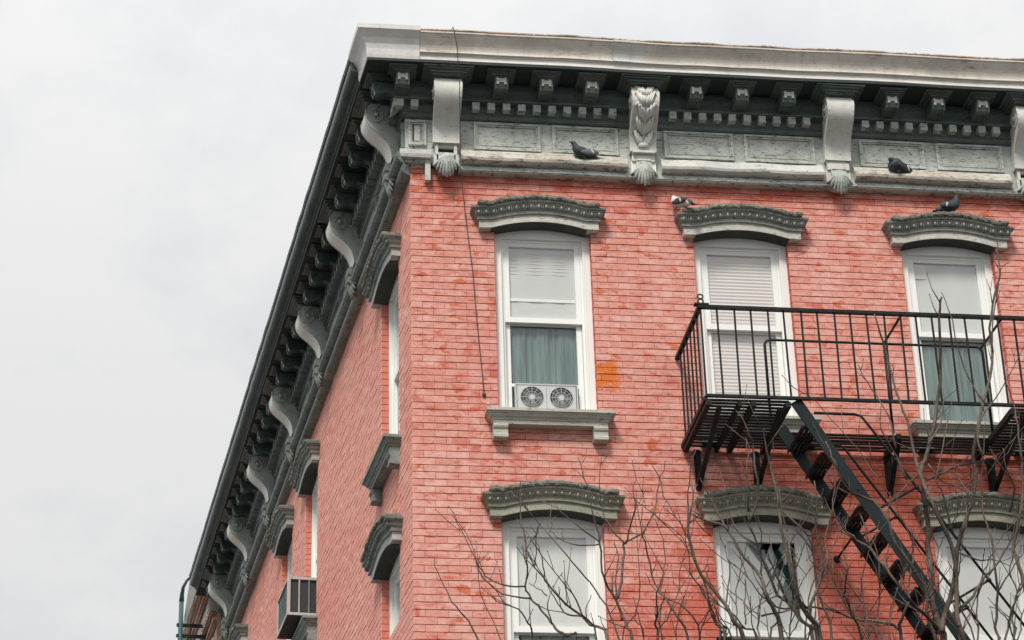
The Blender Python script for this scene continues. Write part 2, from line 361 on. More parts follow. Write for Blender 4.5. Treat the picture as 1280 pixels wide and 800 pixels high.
mb = MB(); mb.box((XR-.02,-14,0), (XR,-.35,13.89), PF); mb.build('party_wall', M['brown'], bld)
mb = MB(); mb.add([PF(XR-.03,-14,0), PF(XR-.03,-14,13.88), PS(14.25,-.35,13.88), PS(14.25,-.35,0), PF(XR-.03,-14.1,0), PF(XR-.03,-14.1,13.88), PS(14.35,-.35,13.88), PS(14.35,-.35,0)], [(0,1,2,3),(4,7,6,5),(0,4,5,1),(3,2,6,7),(0,3,7,4),(1,5,6,2)]); mb.build('rear_wall', M['brown'], bld)

# ---- bricks: the 300 nearest of the facade as objects, the rest of both walls joined
def bricks(u0, u1, ops, k0, k1, rg, rag):
    L_ = []
    for k in range(k0, k1):
        z0 = ZB + k*CP; off = 0 if (k+rag) % 2 == 0 else BL/2
        u = u0 - off
        while u < u1:
            segs = [(max(u, u0), min(u+BL, u1))]
            for a, b_, c, d in ops:
                if z0+CP*.6 > c and z0+CP*.4 < d:
                    ns = []
                    for p, q in segs:
                        if q <= a or p >= b_: ns.append((p, q)); continue
                        if p < a: ns.append((p, a))
                        if q > b_: ns.append((b_, q))
                    segs = ns
            for p, q in segs:
                if q-p > .02: L_.append((p, q, z0, k))
            u += BL
    return L_
KT = 103
opsF, opsS = openings(WF), openings(WS)
fb = bricks(0, XR, opsF, 10, KT, None, 0)
near, rest = [], []
def bj(x): return (random.random()-.5)*x
def brick_box(mb, P, p, q, z0, jit, edge=False, hz=.0052, vj=.0017):
    a, b_ = p + (vj/2 if p > .001 else 0), q - vj/2
    h0, h1 = z0 + hz/2 + bj(.0016), z0 + CP - hz/2 + bj(.0022)
    dd = bj(jit); ch = .0026
    y0, y1 = -.098, dd
    # box whose front edge is softly worn
    vs = [(a,y0,h0),(b_,y0,h0),(b_,y0,h1),(a,y0,h1), (a,y1-ch,h0),(b_,y1-ch,h0),(b_,y1-ch,h1),(a,y1-ch,h1),
          (a+ch,y1,h0+ch+bj(.001)),(b_-ch,y1+bj(.0015),h0+ch+bj(.001)),(b_-ch,y1,h1-ch+bj(.001)),(a+ch,y1+bj(.0015),h1-ch+bj(.001))]
    mb.add([P(*v) for v in vs], [(0,1,5,4),(1,2,6,5),(2,3,7,6),(3,0,4,7),(4,5,9,8),(5,6,10,9),(6,7,11,10),(7,4,8,11),(8,9,10,11)])
def covered(p, q, z0):      # hidden by hoods, sills and frieze
    c = (p+q)/2
    if z0 > 12.86: return True
    for wc in WF:
        for zs, hb in zip(SILLS, HB):
            if abs(c-wc) < .62 and (hb+1.84 < z0 < hb+2.07 or zs-.2 < z0 < zs-.06): return True
    return False
def is_jamb(p, q, z0): return any((abs(q-a) < .002 or abs(p-b_) < .002) and c-.05 < z0 < d for a, b_, c, d in opsF)
vis = [b_ for b_ in fb if not covered(b_[0], b_[1], b_[2]) and b_[2] > 8.15 and b_[0] < 6.0]
def proj_area(b_):
    p = Vector(((b_[0]+b_[1])/2, 0, b_[2]+.034)) - CAM; d = p.dot(fwd)
    return (b_[1]-b_[0])*1.0/(d*d)*(p.normalized().dot(Vector((0, 1, 0))))
vis.sort(key=proj_area, reverse=True)
nearset = set((b_[0], b_[2]) for b_ in vis[:300])
# alike pieces share mesh data: full bricks in 14 hand-worn variants, other lengths cached
cache = {}
def brick_mesh(length, corner):
    key = (round(length, 3), corner, random.randrange(14) if abs(length-BL) < .002 else random.randrange(3))
    if key not in cache:
        b2 = MB(); brick_box(b2, lambda u, d, z: (u, -d, z), .01 if not corner else 0, length+(.01 if not corner else 0), 0, .004)
        b2.v = [(x-(.01 if not corner else 0), y, z) for x, y, z in b2.v]
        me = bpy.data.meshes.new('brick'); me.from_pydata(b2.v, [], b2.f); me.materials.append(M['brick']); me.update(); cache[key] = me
    return cache[key]
rb = MB()
for p, q, z0, k in fb:
    if (p, z0) in nearset:
        o = link('brick', brick_mesh(q-p, p < .001), front_wall, Matrix.Translation((p, bj(.002), z0)))
    elif z0 > 7.2: brick_box(rb, PF, p, q, z0, .004)
    elif p > -1: rb.box((p+.001, -.02, z0+.004), (q-.001, 0, z0+CP-.004), PF)
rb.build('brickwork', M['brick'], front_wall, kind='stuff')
rb = MB()
for p, q, z0, k in bricks(0, SE, opsS, 40, KT, None, 1):
    brick_box(rb, PS, p, q, z0, .004, hz=.0046, vj=.0012)
for k in range(0, 40): rb.box((0, -.02, ZB+k*CP+.004), (SE, 0, ZB+k*CP+CP-.004), PS)
rb.build('brickwork', M['brick_side'], side_wall, kind='stuff')

# ---- windows. local frame: u across (0 = centre), d outwards, z above the sill line
def rise(u, R=.072, half=.45):
    a = abs(u)/half
    return R*(1-a*a)*(1 if a < 1 else 0) if a < 1 else 0
PD = -.075                                         # plane of the casing, set back in the wall
def casing_mesh():
    g = MB()
    for sgn in (-1, 1):
        a, b_ = sorted((sgn*OW*.999, sgn*.385)); g.box((a, PD-.06, -.03), (b_, PD, 1.795))
        a, b_ = sorted((sgn*.3845, sgn*.362)); g.box((a, PD-.07, 0), (b_, PD-.03, 1.79))
        a, b_ = sorted((sgn*.40, sgn*.388)); g.box((a, PD-.01, .02), (b_, PD+.006, 1.79))
    n = 14                                         # arched head panel
    for i in range(n):
        u0, u1 = -OW*.998+2*OW*.998*i/n, -OW*.998+2*OW*.998*(i+1)/n
        g.add([(u0,PD+.004,1.795),(u1,PD+.004,1.795),(u1,PD+.004,1.93),(u0,PD+.004,1.93),(u0,PD-.05,1.795),(u1,PD-.05,1.795),(u1,PD-.05,1.93),(u0,PD-.05,1.93)], [(0,1,2,3),(7,6,5,4),(0,4,5,1),(3,2,6,7)])
    g.box((-.384, PD-.069, 1.768), (.384, PD-.028, 1.794))
    g.box((-OW*.999, PD-.10, -.05), (OW*.999, PD+.03, .012))         # sub-sill
    return g
def ring(g, u0, u1, z0, z1, w_, d0, d1, wb=None, wt=None):
    wb = w_ if wb is None else wb; wt = w_ if wt is None else wt
    g.box((u0, d0, z0), (u0+w_, d1, z1)); g.box((u1-w_, d0, z0), (u1, d1, z1))
    g.box((u0+w_, d0, z0), (u1-w_, d1-.001, z0+wb)); g.box((u0+w_, d0, z1-wt), (u1-w_, d1-.001, z1))
SU = .361
cas = casing_mesh()
def pane(u0, u1, z0, z1, d):
    g = MB(); g.box((u0, d-.004, z0), (u1, d, z1)); return g
def sash(zlo, zhi, d):
    g = MB(); ring(g, -SU, SU, zlo, zhi, .05, d-.035, d, .05, .042); return g
base = cas.build('window', M['win'], None); cas_me = base.data; bpy.data.objects.remove(base)
us_me = sash(.93, 1.768, PD-.035); uo = us_me.build('sash', M['win']); us_me = uo.data; bpy.data.objects.remove(uo)
uo = sash(.012, .965, PD-.075).build('sash', M['win']); ls_me = uo.data; bpy.data.objects.remove(uo)
uo = pane(-.312, .312, .975, 1.728, PD-.052).build('glass_pane', M['glass']); up_me = uo.data; bpy.data.objects.remove(uo)
uo = pane(-.312, .312, .06, .925, PD-.092).build('glass_pane', M['glass']); lp_me = uo.data; bpy.data.objects.remove(uo)
rm = MB()
rm.add([(-.45,-.34,-.05),(.45,-.34,-.05),(.45,-.34,1.92),(-.45,-.34,1.92),(-.45,-1.1,-.05),(.45,-1.1,-.05),(.45,-1.1,1.92),(-.45,-1.1,1.92)], [(4,5,6,7),(0,1,5,4),(3,2,6,7),(0,3,7,4),(1,2,6,5)])
rm.add([(-.45,-.13,-.05),(.45,-.13,-.05),(.45,-.13,1.92),(-.45,-.13,1.92),(-.45,-.339,-.05),(.45,-.339,-.05),(.45,-.339,1.92),(-.45,-.339,1.92)], [(0,1,5,4),(3,2,6,7),(0,3,7,4),(1,2,6,5)])
uo = rm.build('room', M['room']); room_me = uo.data; bpy.data.objects.remove(uo)
def flat(wn, name, mt, u0, u1, z0, z1, d):
    g = MB(); n = 10
    g.add([(u0+(u1-u0)*i/n, d+.003*math.sin(i*1.7+z0), z) for z in (z0, z1) for i in range(n+1)], [(i, i+1, n+2+i, n+1+i) for i in range(n)], True)
    return g.build(name, mt, wn)
def folds(wn, name, mt, u0, u1, z0, z1, d, amp=.02, k=40):
    g = MB(); n = 60
    g.add([(u0+(u1-u0)*i/n, d+amp*math.sin(i/n*k+math.sin(i*.31)*2)+amp*.4*math.sin(i/n*k*2.3), z) for z in (z0, z1) for i in range(n+1)], [(i, i+1, n+2+i, n+1+i) for i in range(n)], True)
    return g.build(name, mt, wn)
def blinds(wn, z0, z1, d, pitch=.036):
    me = None; z = z0
    while z < z1:
        if me is None:
            g = MB(); g.add([(-.33,-.003,-.020),(.33,-.003,-.020),(.33,.003,.0),(-.33,.003,.0),(.33,-.001,.019),(-.33,-.001,.019)], [(0,1,2,3),(3,2,4,5)])
            o = g.build('blind_slat', M['blind'], wn, Matrix.Translation((0, d, z))); me = o.data
        else: link('blind_slat', me, wn, Matrix.Translation((0, d, z)))
        z += pitch
def window(Mx, look):
    wn = link('window', cas_me, bld, Mx)
    link('sash', us_me, wn); link('sash', ls_me, wn); link('glass_pane', up_me, wn); link('glass_pane', lp_me, wn); link('room', room_me, wn)
    up, lo = look
    d = PD-.066
    if up == 'blind': blinds(wn, .95, 1.74, d)
    elif up == 'shade': flat(wn, 'roller_shade_and_reflection', M['shade'], -.311, .311, .97, 1.73, d)
    elif up == 'cool': flat(wn, 'roller_shade_and_reflection', M['shade2'], -.311, .311, .97, 1.73, d)
    if lo == 'blind': blinds(wn, .03, .94, d-.05)
    elif lo == 'curtain_and_reflection': folds(wn, 'curtain_and_reflection', M['curtain_and_reflection'], -.33, .33, .0, .9, d-.055, .012)
    elif lo == 'shade': flat(wn, 'roller_shade_and_reflection', M['shade'], -.308, .308, 0, .93, d-.036)
    return wn

# ---- hoods and sills
def wrap(prof, half, zb, rs=None, n=18):
    """moulding that runs across and returns to the wall at both ends; prof = (d, h) pairs from bottom to top"""
    g = MB(); d0 = prof[0][0]; cols = []
    us = [-half] + [-half+2*half*i/n for i in range(1, n)] + [half]
    for d, h in prof:
        e = d-d0; row = [(-half-e, -.02, zb+h)]
        for i, u in enumerate(us):
            uu = u + (-e if i == 0 else e if i == len(us)-1 else 0)
            row.append((uu, d, zb+h+(rs(u) if rs else 0)))
        row.append((half+e, -.02, zb+h)); cols.append(row)
    W_ = len(cols[0])
    g.add([v for r in cols for v in r], [(j*W_+i, j*W_+i+1, (j+1)*W_+i+1, (j+1)*W_+i) for j in range(len(cols)-1) for i in range(W_-1)])
    g.add(cols[-1]+[(x, -.02, z) for x, y, z in cols[-1]], [(i, i+1, W_+i+1, W_+i) for i in range(W_-1)])
    g.add(cols[0]+[(x, -.02, z) for x, y, z in cols[0]], [(i, i+1, W_+i+1, W_+i) for i in range(W_-1)])
    return g
def hood(Mx, st, band, tilt=0):
    Mx = Mx @ Matrix.Rotation(tilt, 4, 'Y')
    g = wrap([(.085,0), (.085,.07), (.092,.074)], .567, 1.825, rise)
    o = g.build('window_hood', band, bld, Mx)
    g = MB(); n = 16                               # underside of the arch back to the casing
    for i in range(n):
        u0, u1 = -OW*.99+2*OW*.99*i/n, -OW*.99+2*OW*.99*(i+1)/n
        z0, z1 = 1.819+rise(u0), 1.819+rise(u1)
        g.add([(u0,.079,z0),(u1,.079,z1),(u1,PD-.05,z1),(u0,PD-.05,z0),(u0,.079,z0+.03),(u1,.079,z1+.03),(u1,PD-.05,z1+.03),(u0,PD-.05,z0+.03)], [(0,3,2,1),(4,5,6,7),(0,1,5,4),(2,3,7,6)])
    g.build('arch_underside', M['under'], o)
    wrap([(.085,.074), (.105,.078), (.108,.090), (.098,.096), (.102,.112), (.118,.128), (.122,.158), (.136,.162), (.138,.172), (.155,.178), (.160,.196)], .567, 1.825, rise).build('moulding', M['stone_dark'] if st is M['stone'] else st, o)
    g = wrap([(.160,.196), (.176,.200), (.184,.214), (.182,.236), (.165,.250), (.05,.262)], .557, 1.825, rise, 60)
    for i, (x, y, z) in enumerate(g.v):
        nn = noise.noise(Vector((x*28, y*28+tilt*900, z*28)))
        g.v[i] = (x+nn*.006, y+nn*.010, z+noise.noise(Vector((x*41+9, y*9+tilt*700, z*5)))*.014)
    g.build('moss_crust', M['moss'], o)
    e = MB(); e.ell((0, .126, 0), (.015, .020, .021), 8, 5); e.tube([(-.024,.122,-.02), (-.027,.128,.0), (-.02,.132,.022), (.0,.134,.03), (.02,.132,.022), (.027,.128,0), (.024,.122,-.02)], .0055, 4)
    em = e.build('egg', st, o); me = em.data; bpy.data.objects.remove(em)
    for i in range(17):
        u = (i-8)*.0715
        link('egg', me, o, Matrix.Translation((u, 0, 1.825+.142+rise(u))))
    return o
def sill(Mx, st):
    o = wrap([(.10,-.20), (.10,-.165), (.108,-.16), (.112,-.145), (.13,-.135), (.14,-.118), (.148,-.112), (.152,-.10), (.168,-.096), (.168,-.068), (.02,-.03)], .52, 0, None, 2).build('window_sill', st, bld, Mx)
    me = None
    for sg in (-1, 1):
        if me is None:
            g = MB(); g.prism([(0,-.2),(.105,-.2),(.112,-.215),(.105,-.235),(.092,-.25),(.092,-.285),(.10,-.30),(.10,-.325),(.0,-.33)], -.066, .066)
            b_ = g.build('sill_bracket', st, o, Matrix.Translation((sg*.455, 0, -.003))); me = b_.data
        else: link('sill_bracket', me, o, Matrix.Translation((sg*.455, 0, -.003)))
    return o
looks = [[('cool','curtain_and_reflection'), ('blind','blind'), ('cool','curtain_and_reflection')], [('shade','curtain_and_reflection'), ('none','shade'), ('shade','shade')]]  # pale shades of the lower row also stand in for reflections
front_windows = []
tl = [[.022, -.004, -.006], [.0, -.012, -.004]]
for fl, zs in enumerate(SILLS):
    for i, x in enumerate(WF):
        wn = window(MF(x, zs) @ Matrix.Diagonal((1, 1, KZ[fl], 1)), looks[fl][i]); front_windows.append(wn)
        hood(MF(x, HB[fl]-(.01 if fl else 0)), M['stone'] if fl == 0 else M['stone_low'], M['stone_band'] if fl == 0 else M['stone_low'], tl[fl][i])
        sill(MF(x, zs), M['sill'] if fl == 0 else M['stone_low'])
    for i, x in enumerate(WS):
        window(MS(x, zs) @ Matrix.Diagonal((1, 1, KZ[fl], 1)), ('shade', 'shade' if i else 'curtain_and_reflection'))
        hood(MS(x, HB[fl]-.02), M['side_frieze'], M['side_scroll'], .003*i); sill(MS(x, zs), M['side_frieze'])
# details behind the panes, some imitating reflections
w1, w2, w3, l1, l2, l3 = front_windows
g = MB()
for j in range(7): g.box((-.311, PD-.0645, 1.45+j*.036), (.311, PD-.0636, 1.455+j*.036))
g.build('blind_folds', M['blind'], w1, kind='stuff')
g = MB(); g.box((-.311, PD-.0635, 1.16), (.311, PD-.058, 1.19)); g.build('shade_bar', M['win'], w1)
g = MB(); g.box((.19, PD-.062, 1.56), (.30, PD-.059, 1.72)); g.build('paper_note', M['blind'], w3, label='pale paper note stuck behind the pane')
g = MB()                                           # pale sheet with a dark wedge, imitating reflections in the lower middle window
d = PD-.062
g.add([(.311,d,.97),(-.311,d,.97),(-.311,d,1.10),(.14,d,1.73),(.311,d,1.73)], [(0,1,2,3,4)])
g.build('roller_shade_and_reflection', M['shade'], l2)
flat(l2, 'curtain_and_reflection', mat('deep_teal_reflection', (.03,.13,.125), .8)[0], -.311, .311, .97, 1.73, PD-.22)  # teal sheet added for the colour of reflections in the pane
for (u, z, s1) in ((-.10,1.60,.10), (-.19,1.45,.055), (-.02,1.58,.05), (-.23,1.62,.05), (-.13,1.42,.035)):  # pale diamonds imitating reflections in the pane
    g = MB(); g.add([(u,d-.05,z+s1*1.3),(u+s1*.55,d-.05,z),(u,d-.05,z-s1*1.3),(u-s1*.55,d-.05,z)], [(0,1,2,3)])
    g.add([(u,d-.055,z+s1*1.3),(u+s1*.55,d-.055,z),(u,d-.055,z-s1*1.3),(u-s1*.55,d-.055,z)], [(0,1,2,3)]); g.build('reflection_diamond', M['shade'], l2)

# ---- jamb faces in fresher red
for ws, P, mt, mx_ in ((WF, PF, M['jamb'], 6), (WS, PS, M['jamb_side'], 14)):
    g = MB()
    for c in ws:
        for zs, kz in zip(SILLS, KZ):
            for k in range(10, KT):
                z0 = ZB+k*CP
                if zs-.02 < z0+CP/2 < zs+1.86*kz:
                    for sg in (-1, 1):
                        a = c+sg*OW; e = .0015 if k % 2 else .0028
                        lo, hi = sorted((a-sg*e, a+sg*.03)); g.box((lo, PD-.004, z0+.0042), (hi, -.006, z0+CP-.0042), P)
    g.build('jamb_bricks', mt, front_wall if P is PF else side_wall, kind='stuff')

# ================================================================== CORNICE
def station(kind, v, d, z):
    if kind == 'M': x = d*(1+NS.y)/NS.x; return Vector((x, -d, z))
    p = PF(v, d, z) if kind == 'F' else PS(v, d, z)
    j = .005*math.sin(v*1.7+(0 if kind == 'F' else 2)) + .003*math.sin(v*4.3+1)
    fade = min(1, abs(v)/1.0)
    p.z += j*fade; return p
def sweep(g, prof, a, b, step=.35, closed=True, wob=0, smooth=False):
    """profile (d,z) swept from station a to b; a/b = ('F',x) ('M',0) ('S',s)"""
    def run(k, v0, v1):
        n = max(1, int(abs(v1-v0)/step)); return [(k, v0+(v1-v0)*i/n) for i in range(n+1)]
    if a[0] == 'M': sts = [('M', 0)] + run(b[0], .02, b[1])[1:]
    elif a[0] == b[0]: sts = run(a[0], a[1], b[1])
    else: sts = run('F', a[1], .02)[:-1] + [('M', 0)] + run('S', .02, b[1])[1:]
    n = len(prof); vs = []
    for k, v in sts:
        w_ = wob*noise.noise(Vector((v*3.1, 5, 2))) if wob else 0
        vs += [station(k, v, d+w_, z+w_*.6) for d, z in prof]
    fs = []
    for i in range(len(sts)-1):
        for j in range(n if closed else n-1): fs.append((i*n+j, i*n+(j+1) % n, (i+1)*n+(j+1) % n, (i+1)*n+j))
    g.add(vs, fs, smooth)
    if closed: g.add(vs[:n], [tuple(range(n))]); g.add(vs[-n:], [tuple(range(n))])
def cove(d0, z0, d1, z1, n=6, bulge=0):
    return [(d0+(d1-d0)*(i/n), z0+(z1-z0)*(i/n) + bulge*math.sin(math.pi*i/n)) for i in range(1, n)]
F0 = [(0,12.895),(.085,12.895),(.10,12.91),(.10,12.945),(.085,12.95),(.085,12.985),(.062,12.99),(.062,13.50),(0,13.50)]
mb = MB(); sweep(mb, F0, ('F', XR), ('M', 0) if False else ('F', .45)); cornice = mb.build('cornice', M['frieze'], bld)
mb = MB(); sweep(mb, [(0,12.99),(.060,12.99),(.060,13.50),(0,13.50)], ('F', .45), ('F', .02)); sweep(mb, [(-.01,12.99),(.060,12.99),(.060,13.50),(-.01,13.50)], ('M',0), ('F', .03)); mb.build('frieze_board', M['frieze'], cornice)
mb = MB(); sweep(mb, [(-.01,12.87),(.085,12.87),(.10,12.885),(.10,12.93),(.085,12.935),(.085,12.975),(.060,12.98),(.060,13.50),(-.01,13.50)], ('M', 0), ('S', SE)); mb.build('frieze_board', M['side_frieze'], cornice)
# lower ledge of the frieze in three stretches on the front, then the side
LD = [(.05,12.975),(.10,12.965),(.135,12.972),(.160,12.99),(.168,13.015),(.160,13.04),(.138,13.055),(.125,13.09),(.10,13.125),(.06,13.15),(.05,13.15)]
for a, b_, mt in ((.47, 2.07, 'rusty_ledge'), (2.40, 3.99, 'frieze_white'), (4.30, 5.87, 'rusty_ledge'), (6.1, XR, 'frieze_white')):
    mb = MB(); sweep(mb, LD, ('F', a), ('F', b_), .12, wob=.008); mb.build('frieze_ledge', M[mt], cornice)
mb = MB(); sweep(mb, LD, ('M', 0), ('S', SE)); mb.build('frieze_ledge', M['side_frieze'], cornice)
mb = MB(); sweep(mb, [(.04,13.02),(.11,13.02),(.12,13.05),(.12,13.10),(.06,13.12),(.04,13.12)], ('M', 0), ('F', .19)); mb.box((.135,-.0,12.80),(.185,.07,13.018), PF); mb.build('frieze_ledge', M['frieze_white'], cornice)
mb = MB(); mb.box((.005,-.01,12.96),(.13,.012,13.01), PF); mb.build('bare_wood', M['rusty_ledge'], cornice)
# band under dentils, dentil backing, bed mould
mb = MB(); sweep(mb, [(.05,13.47),(.082,13.47),(.095,13.485),(.095,13.52),(.108,13.528),(.108,13.535),(.05,13.535)], ('M', 0), ('F', XR)); mb.build('dentil_band', M['modil'], cornice)  # dark tone paints in the shade between the dentils
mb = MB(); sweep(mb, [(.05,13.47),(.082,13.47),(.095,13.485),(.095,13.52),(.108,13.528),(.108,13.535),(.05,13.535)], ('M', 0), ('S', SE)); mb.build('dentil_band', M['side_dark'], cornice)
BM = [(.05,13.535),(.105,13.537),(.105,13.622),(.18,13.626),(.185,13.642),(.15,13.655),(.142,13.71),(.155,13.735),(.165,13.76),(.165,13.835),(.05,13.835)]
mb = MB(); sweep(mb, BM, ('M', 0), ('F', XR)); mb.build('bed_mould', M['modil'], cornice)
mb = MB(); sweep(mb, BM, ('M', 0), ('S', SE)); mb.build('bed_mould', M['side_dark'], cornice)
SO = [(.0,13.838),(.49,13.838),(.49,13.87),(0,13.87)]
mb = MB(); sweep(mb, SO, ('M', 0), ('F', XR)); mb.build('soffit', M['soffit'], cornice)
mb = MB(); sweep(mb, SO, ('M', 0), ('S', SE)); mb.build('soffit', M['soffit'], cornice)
# dentils
g = MB(); g.box((-.036,.10,-.040), (.036,.178,.038))
dm = g.build('dentil', M['frieze'], cornice, bevel=.002); dme = dm.data; bpy.data.objects.remove(dm)
BF = [.331, 2.230, 4.146, 6.05]; BS = [.331, 2.48, 4.68, 6.85, 8.95, 11.05, 13.3]
x = .03
while x < XR-.1:
    if not any(abs(x-b_) < .165 for b_ in BF):
        link('dentil', dme, cornice, MF(x, 13.581, bj(.004)))
    x += .1472
g = MB(); x = .16
while x < SE-.05:
    if not any(abs(x-b_) < .165 for b_ in BS): g.box((x-.036,.10,13.541), (x+.036,.178,13.619), PS)
    x += .1472
g.build('dentils', M['side_frieze'], cornice, kind='stuff')
g = MB(); sweep(g, [(.10,13.541),(.20,13.541),(.20,13.619),(.10,13.619)], ('M',0), ('F',-.09) ) if False else None
g = MB(); g.add([station('M',0,.10,z) for z in (13.541,13.619)] + [station('M',0,.185,z) for z in (13.541,13.619)] + [PF(-.075,.178,z) for z in (13.541,13.619)] + [PS(.075,.178,z) for z in (13.541,13.619)], [(2,4,5,3),(2,3,7,6),(2,6,0,4),(3,5,1,7),(4,0,1,5),(6,7,1,0)]); g.build('dentil', M['frieze'], cornice)

# ---- modillions
def modillion_parts():
    g = MB()
    body = [(.10,13.66),(.10,13.80),(.372,13.80),(.374,13.705),(.360,13.672),(.325,13.662),(.285,13.672),(.24,13.690),(.20,13.68),(.165,13.655)]
    body = [(d, z-13.84) for d, z in body]
    g.prism(body, -.048, .048); 
    for sg in (-1, 1):                              # raised side rims
        b2 = [(.10,-.185),(.10,-.06),(.380,-.06),(.384,-.135),(.366,-.176),(.325,-.186),(.285,-.176),(.24,-.158),(.20,-.168),(.165,-.193)]
        a, b_ = sorted((sg*.048, sg*.064)); g.prism(b2, a, b_)
    g.box((-.064,.36,-.062), (.064,.386,-.045))
    c = MB(); c.box((-.085,.1,-.045), (.085,.405,-.028)); c.box((-.105,.1,-.028), (.105,.425,-.014)); c.box((-.135,.1,-.014), (.135,.455,-.002))
    f = MB(); f.box((-.047,.374,-.132), (-.024,.388,-.064)); f.box((.024,.374,-.132), (.047,.388,-.064)); f.box((-.0235,.374,-.112), (.0235,.385,-.070))
    return g, c, f
mg, mc, mf = modillion_parts()
def temp(g, n, m_, bev=0): o = g.build(n, m_, None, bevel=bev); me = o.data; bpy.data.objects.remove(o); return me
mgm, mcm, mfm = temp(mg, 'modillion', M['modil']), temp(mc, 'modillion_cap', M['modil']), temp(mf, 'modillion_face', M['frieze_white'])
mgs, mcs, mfs = temp(mg, 'modillion', M['side_dark']), temp(mc, 'modillion_cap', M['side_dark']), temp(mf, 'modillion_face', M['side_frieze'])
def place_mod(Mx, side):
    link('modillion', mgs if side else mgm, cornice, Mx); link('modillion_cap', mcs if side else mcm, cornice, Mx); link('modillion_face', mfs if side else mfm, cornice, Mx)
for x in (-.10, .842, 1.274, 1.716, 2.733, 3.184, 3.645, 4.674, 5.136, 5.585, 6.6, 7.05): place_mod(MF(x, 13.838), False)
for a, b_ in zip(BS, BS[1:]):
    for i in range(1, 5): place_mod(MS(a+(b_-a)*i/5, 13.838), True)
place_mod(MS(-.10, 13.838), True); place_mod(MS(13.75, 13.838), True)

# ---- big scroll brackets
FC = [(.345,13.765),(.372,13.735),(.392,13.69),(.400,13.64),(.396,13.59),(.378,13.545),(.345,13.50),(.30,13.46),(.25,13.42),(.205,13.375),(.170,13.325),(.150,13.27),(.142,13.22),(.14,13.175)]
def bracket_mesh(hw):
    g = MB(); g.prism([(d-.016, z) for d, z in FC] + [(.05,13.175),(.05,13.765)], -hw+.012, hw-.012)
    # edge fillets standing proud of the sunk face
    for sg in (-1, 1):
        a, b_ = sorted((sg*(hw-.016), sg*hw)); g.prism(list(FC) + [(d-.10 if d > .2 else .07, z) for d, z in FC[::-1]], a, b_)
        # spiral of the scroll on the side face
        pts = []
        for i in range(34):
            th = i/33*4.6*math.pi/2*1.15; r = .095*(1-i/33)**.8+.012
            pts.append((sg*(hw+.003), .295+r*math.cos(-th+.6), 13.645+r*math.sin(-th+.6)))
        g.tube(pts, .007, 4); g.ell((sg*(hw+.002), .29, 13.645), (.02,.026,.026), 8, 5)
    return g
def face_mesh(hw):
    g = MB(); n = len(FC)
    vs = []
    for u in (-hw+.0155, hw-.0155):
        for k, (d, z) in enumerate(FC): vs.append((u, d-.003, z))
    vs2 = []
    for u in (-hw+.0155, hw-.0155):
        for k, (d, z) in enumerate(FC): vs2.append((u, d-.03, z))
    g.add(vs+vs2, [(i, i+1, n+i+1, n+i) for i in range(n-1)], True)
    return g
HW = .128
bm_front = temp(bracket_mesh(HW), 'bracket', M['bracket']); fm_front = temp(face_mesh(HW), 'bracket_face', M['bracket'])
bm_side = temp(bracket_mesh(HW), 'bracket', M['side_scroll']); fm_side = temp(face_mesh(HW), 'bracket_face', M['side_light'])
def cap_mesh():
    g = MB(); g.box((-.15,.05,13.766), (.15,.41,13.782)); g.box((-.175,.05,13.782), (.175,.43,13.806)); g.box((-.205,.05,13.806), (.205,.455,13.822)); g.box((-.24,.05,13.822), (.24,.475,13.836)); return g
cap_f, cap_s = temp(cap_mesh(), 'bracket_cap', M['modil']), temp(cap_mesh(), 'bracket_cap', M['side_dark'])
def acanthus(seed):
    """leaf drop under a bracket: nine curling lobes and a rib, hanging to a point"""
    rr = random.Random(seed); g = MB()
    for i in range(-4, 5):
        a = i/4; top = (a*.05, .105+.03*(1-a*a), 13.06); tipx = a*.118; tz = 12.80+abs(a)**1.6*.13
        mid = (a*.064, .135+.045*(1-a*a), 12.99-.03*(1-abs(a))); low = (a*.097, .125+.03*(1-a*a), 12.90+abs(a)*.07-.02)
        g.tube([top, mid, low, (tipx, .105+.03*(1-a*a), tz+.015), (tipx*1.08, .12, tz+rr.uniform(0, .01))], [.012, .0155, .0165, .014, .006], 6)
    g.prism([(.06,12.86),(.06,13.08),(.115,13.08),(.13,12.98),(.11,12.88)], -.075, .075)
    return g
ac_me = [temp(acanthus(k), 'acanthus_leaf', M['frieze']) for k in range(2)]; ac_s = temp(acanthus(5), 'acanthus_leaf', M['side_frieze'])
def carved():
    """acanthus relief on the face of the second bracket"""
    g = MB()
    def fp(k): i = min(int(k), len(FC)-2); f = k-i; a, b_ = FC[i], FC[i+1]; return (a[0]+(b_[0]-a[0])*f, a[1]+(b_[1]-a[1])*f)
    g.tube([(0, fp(k)[0]+.004, fp(k)[1]) for k in (0, 2, 4, 6, 8, 10, 12)], .012, 6)
    for row, k in enumerate((1.0, 3.2, 5.6, 8.0, 10.2)):
        for sg in (-1, 1):
            for j, (du, dk) in enumerate(((.03, -.3), (.06, -.9), (.088, -1.3))):
                p0 = fp(min(12.5, k+1.9)); p1 = fp(min(12.5, k+.9)); p2 = fp(max(0, k+dk+.3)); p3 = fp(max(0, k+dk*.6))
                g.tube([(sg*.008, p0[0]+.006, p0[1]), (sg*(du*.6), p1[0]+.008, p1[1]), (sg*du, p2[0]+.010, p2[1]), (sg*(du+.014), p3[0]+.005, p3[1]-.02)], [.010, .019, .018, .007], 6)
    b0 = fp(11.8); g.ell((0, b0[0]+.01, b0[1]), (.055,.03,.035), 10, 6)
    g.box((-.11, .06, 13.15), (.11, .165, 13.176))
    return g
